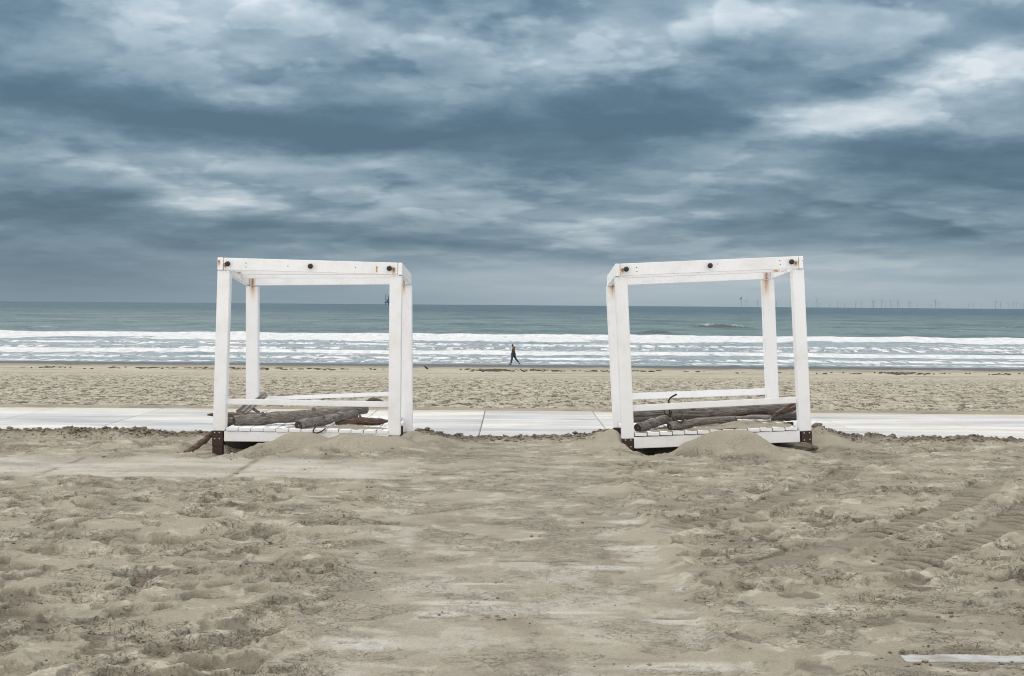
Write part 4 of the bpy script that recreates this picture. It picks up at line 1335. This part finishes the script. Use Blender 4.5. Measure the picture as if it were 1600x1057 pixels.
skin('jacket', [(0.0, 0, 0.86), (-0.005, 0, 1.05), (0.0, 0, 1.30), (0.01, 0, 1.42), (0.02, -0.20, 1.37), (0.085, -0.245, 1.12), (-0.05, -0.205, 0.94), (0.02, 0.20, 1.37), (0.085, 0.245, 1.12), (-0.05, 0.205, 0.94)],
     [(0, 1), (1, 2), (2, 3), (2, 4), (4, 5), (5, 6), (2, 7), (7, 8), (8, 9)], [(0.185, 0.20), (0.18, 0.19), (0.17, 0.19), (0.11, 0.11), 0.10, 0.085, 0.07, 0.10, 0.085, 0.07], M_JACKET, man)
skin('hood', [(0.09, 0, 1.42), (0.075, 0, 1.50), (0.03, 0, 1.53)], [(0, 1), (1, 2)], [(0.07, 0.11), (0.075, 0.11), (0.04, 0.08)], M_HOOD, man)
skin('jeans', [(0, 0, 0.92), (-0.06, -0.09, 0.86), (-0.135, -0.09, 0.48), (-0.20, -0.09, 0.10), (0.06, 0.09, 0.86), (0.22, 0.09, 0.50), (0.49, 0.09, 0.21)],
     [(0, 1), (1, 2), (2, 3), (0, 4), (4, 5), (5, 6)], [(0.15, 0.17), 0.125, 0.095, 0.08, 0.125, 0.095, 0.08], M_JEANS, man)
skin('shoe', [(-0.17, -0.09, 0.055), (-0.26, -0.09, 0.05), (-0.36, -0.09, 0.04)], [(0, 1), (1, 2)], [0.055, 0.055, 0.04], M_SHOE, man)
skin('shoe', [(0.53, 0.09, 0.20), (0.52, 0.09, 0.11), (0.47, 0.09, 0.035)], [(0, 1), (1, 2)], [0.055, 0.055, 0.042], M_SHOE, man)
skin('hair', [(-0.04, 0, 1.62), (-0.05, 0, 1.70), (-0.085, 0, 1.745), (-0.125, 0, 1.73)], [(0, 1), (1, 2), (2, 3)], [(0.085, 0.09), (0.108, 0.10), (0.09, 0.09), 0.04], M_HAIR, man)

# ------------------------------------------------------------------ birds
M_BIRD = mat_plain('dark_feathers', (0.03, 0.03, 0.032), 0.7, 0, 0.3, 20, 0)
bp = beach_at(666, 578.6)
crow = empty('bird', bp)
crow.scale = (0.55, 0.55, 0.55)
tag(crow, 'small dark bird standing on the sand near the tide line', 'bird')
skin('body', [(0.0, 0, 0.24), (-0.10, 0, 0.33), (-0.15, 0, 0.41), (-0.23, 0, 0.405), (0.12, 0, 0.17), (0.30, 0, 0.08)], [(0, 1), (1, 2), (2, 3), (0, 4), (4, 5)], [0.105, 0.085, 0.06, 0.015, 0.07, (0.05, 0.015)], M_BIRD, crow)
for sy in (-0.035, 0.035):
    bm_obj('leg', tube_bm([Vector((0.01, sy, 0.18)), Vector((0.03, sy, 0.09)), Vector((0.0, sy, 0.0)), Vector((-0.05, sy, 0.005))], [0.014, 0.009, 0.009, 0.007], 6), M_BIRD, crow)
fp = at(1157.5, 467.0, 300.0)
gull = empty('bird', fp)
tag(gull, 'dark bird flying low over the sea in front of the wind turbines', 'bird')
skin('body', [(0.0, 0, 0.0), (-0.16, 0, 0.03), (-0.25, 0, 0.035), (0.16, 0, -0.01), (0.26, 0, -0.01)], [(0, 1), (1, 2), (0, 3), (3, 4)], [0.075, 0.05, 0.015, 0.05, (0.05, 0.012)], M_BIRD, gull)
for sgn in (-1, 1):
    bm = bmesh.new()
    pr = [(0.10, 0.0, 0.03, 0.13), (0.02, 0.28, 0.15, 0.14), (0.12, 0.55, 0.10, 0.09), (0.22, 0.70, 0.04, 0.02)]
    top = [bm.verts.new((x_ - c_, sgn * y_, z_)) for x_, y_, z_, c_ in pr]
    bot = [bm.verts.new((x_ + c_ * 0.6, sgn * y_, z_ - 0.015)) for x_, y_, z_, c_ in pr]
    mid = [bm.verts.new((x_, sgn * y_, z_ + 0.02)) for x_, y_, z_, c_ in pr]
    for k in range(3):
        bm.faces.new((top[k], top[k + 1], mid[k + 1], mid[k]))
        bm.faces.new((mid[k], mid[k + 1], bot[k + 1], bot[k]))
        bm.faces.new((bot[k], bot[k + 1], top[k + 1], top[k]))
    bm_obj('wing', bm, M_BIRD, gull)
gull.scale = (0.75, 0.75, 0.75)
gull.rotation_euler = (math.radians(35), 0, math.radians(-35))

# ------------------------------------------------------------------ drilling rig on the horizon
M_RIG = mat_plain('rig_blue_steel', lin(58, 92, 126), 0.6, 0, 0.15, 0.05, 0)
YRIG = 11000.0
rb = at(605.5, 475.0, YRIG)
rb.z = SEA_Z
rig = empty('drilling_rig', rb)
tag(rig, 'blue drilling rig far out on the horizon inside the left frame', 'rig')
kpx = YRIG / FPX


def rbox(name, x0, x1, z0, z1, d0=-12, d1=12):
    return bm_obj(name, box_bm(x0 * kpx, x1 * kpx, d0, d1, z0 * kpx, z1 * kpx, 0), M_RIG, rig)


rbox('hull', -4.0, 8.0, 2.6, 4.6, -25, 25)
rbox('deck_house', -1.2, 3.0, 4.6, 7.2)
rbox('deck_house', 4.0, 7.0, 4.6, 6.4)
for lx in (-2.6, 1.6, 6.0):
    bm = bmesh.new()
    for sx in (-0.28, 0.28):
        for sy in (-4, 4):
            for v in (tube_bm([Vector((lx + sx, 0, 0)) * kpx + Vector((0, sy, 0)), Vector((lx + sx, 0, 0)) * kpx + Vector((0, sy, (16.5 if lx < 0 else 12 if lx > 3 else 9) * kpx))], [0.9, 0.9], 4),):
                me_ = bpy.data.meshes.new('tmp'); v.to_mesh(me_); v.free(); bm.from_mesh(me_); bpy.data.meshes.remove(me_)
    for k in range(14):
        zt = k * 1.1
        if zt > (15.5 if lx < 0 else 11 if lx > 3 else 8):
            break
        v = tube_bm([Vector(((lx - 0.28) * kpx, -4, zt * kpx)), Vector(((lx + 0.28) * kpx, -4, (zt + 1.1) * kpx))], [0.6, 0.6], 4)
        me_ = bpy.data.meshes.new('tmp'); v.to_mesh(me_); v.free(); bm.from_mesh(me_); bpy.data.meshes.remove(me_)
    bm_obj('leg', bm, M_RIG, rig)
bm_obj('derrick', tube_bm([Vector((1.2 * kpx, 0, 7 * kpx)), Vector((1.2 * kpx, 0, 11 * kpx)), Vector((1.2 * kpx, 0, 15.8 * kpx))], [5.5, 3.0, 1.0], 4), M_RIG, rig)
bm_obj('crane', tube_bm([Vector((-3.0 * kpx, -14, 4.5 * kpx)), Vector((-1.2 * kpx, -14, 8.5 * kpx))], [1.4, 0.9], 4), M_RIG, rig)

# ------------------------------------------------------------------ wind farm
M_TURB = mat_plain('turbine_grey', lin(150, 160, 168), 0.6, 0, 0.1, 0.05, 0)
TURB = [(1158.3, 468.5), (1165.5, 469), (1183.4, 470), (1213.5, 471), (1234.5, 471), (1260.8, 473), (1270.5, 473), (1276.5, 467), (1280.7, 474), (1296, 476),
        (1308.8, 473), (1313.7, 475), (1319.7, 474), (1336.8, 471.5), (1346, 473.5), (1362.6, 469.5), (1364.8, 470.5), (1377.5, 469.6), (1384, 472.5), (1391.5, 471), (1394.8, 475),
        (1402.3, 470), (1405, 473), (1419.7, 472.5), (1422.7, 474), (1433.5, 475), (1452, 477.2), (1455.5, 477.5), (1461.6, 469), (1464, 473.5), (1468, 474.5),
        (1482, 478), (1513, 475), (1520.5, 475.3), (1534, 477), (1555.5, 470.5), (1563.5, 471.5), (1576.5, 474.5), (1582.8, 473), (1587.7, 473), (1595, 475), (1598.8, 475)]
ROT = [0.0, 0.5, 1.05, 0.25, 0.8]
for i, (px, py) in enumerate(TURB):
    hz = 477 + 0.0075 * (px - 800)
    Yt = min(90.0 * FPX / (hz - py), 42000.0)
    hub = 90.0
    bm = tube_bm([Vector((0, 0, 0)), Vector((0, 0, hub))], [3.0, 1.8], 8)
    bmesh.ops.create_cube(bm, size=1.0, matrix=Matrix.Translation((0, 0, hub + 1.5)) @ Matrix.Diagonal((4, 10, 4, 1)))
    a0 = ROT[(i * 3) % 5] + 0.13 * i
    yaw = 0.4 * math.sin(i * 1.7)
    for k in range(3):
        a_ = a0 + k * 2.0944
        dr = Vector((math.sin(a_), 0, math.cos(a_)))
        root_ = Vector((0, -6, hub + 1.5))
        v = tube_bm([root_, root_ + dr * 14, root_ + dr * 52], [1.1, 1.7, 0.4], 5)
        me_ = bpy.data.meshes.new('tmp'); v.to_mesh(me_); v.free(); bm.from_mesh(me_); bpy.data.meshes.remove(me_)
    x_ = at(px, hz, Yt).x
    o = bm_obj('wind_turbine', bm, M_TURB, None, loc=(x_, Yt, SEA_Z))
    o.rotation_euler = (0, 0, yaw)
    own = {0: 'leftmost of the three wind turbines seen through the right frame', 1: 'middle one of three wind turbines seen through the right frame, bird beside it',
           2: 'rightmost of three wind turbines seen through the right frame', 3: 'wind turbine seen close beside the back post of the right frame',
           4: 'wind turbine half hidden by the outer front post of the right frame', 7: 'largest wind turbine just right of the right frame',
           15: 'front one of two overlapping large wind turbines', 16: 'back one of two overlapping large wind turbines',
           28: 'large wind turbine with a small one right behind it, before the wide gap', 35: 'first large wind turbine right of the wide gap in the row'}
    tag(o, own.get(i, 'slender grey wind turbine far out at sea, small and pale on the horizon'), 'wind turbine', 'turbines of the distant wind farm')

# seaweed left along the tide line
bm = bmesh.new()
for i in range(170):
    px = random.choice([random.uniform(0, 1600), random.uniform(755, 785), random.uniform(1380, 1440), random.gauss(400, 120), random.gauss(880, 60)])
    c = beach_at(px, 579.5 + 0.0075 * (px - 800) + random.gauss(0.8, 0.9))
    for k in range(3):
        v = Matrix.Translation(c + Vector((random.gauss(0, 0.35), random.gauss(0, 0.2), 0.05))) @ Matrix.Rotation(random.random() * 6, 4, 'Z') @ Matrix.Diagonal((random.uniform(0.06, 0.26), random.uniform(0.04, 0.10), random.uniform(0.01, 0.04), 1))
        bmesh.ops.create_icosphere(bm, subdivisions=1, radius=1.0, matrix=v)
o = bm_obj('seaweed', bm, mat_plain('seaweed_dark', lin(84, 76, 64), 0.9, 0, 0.4, 8, 0), None, True)
tag(o, 'dark line of seaweed and wrack along the tide mark', 'seaweed', kind='stuff')
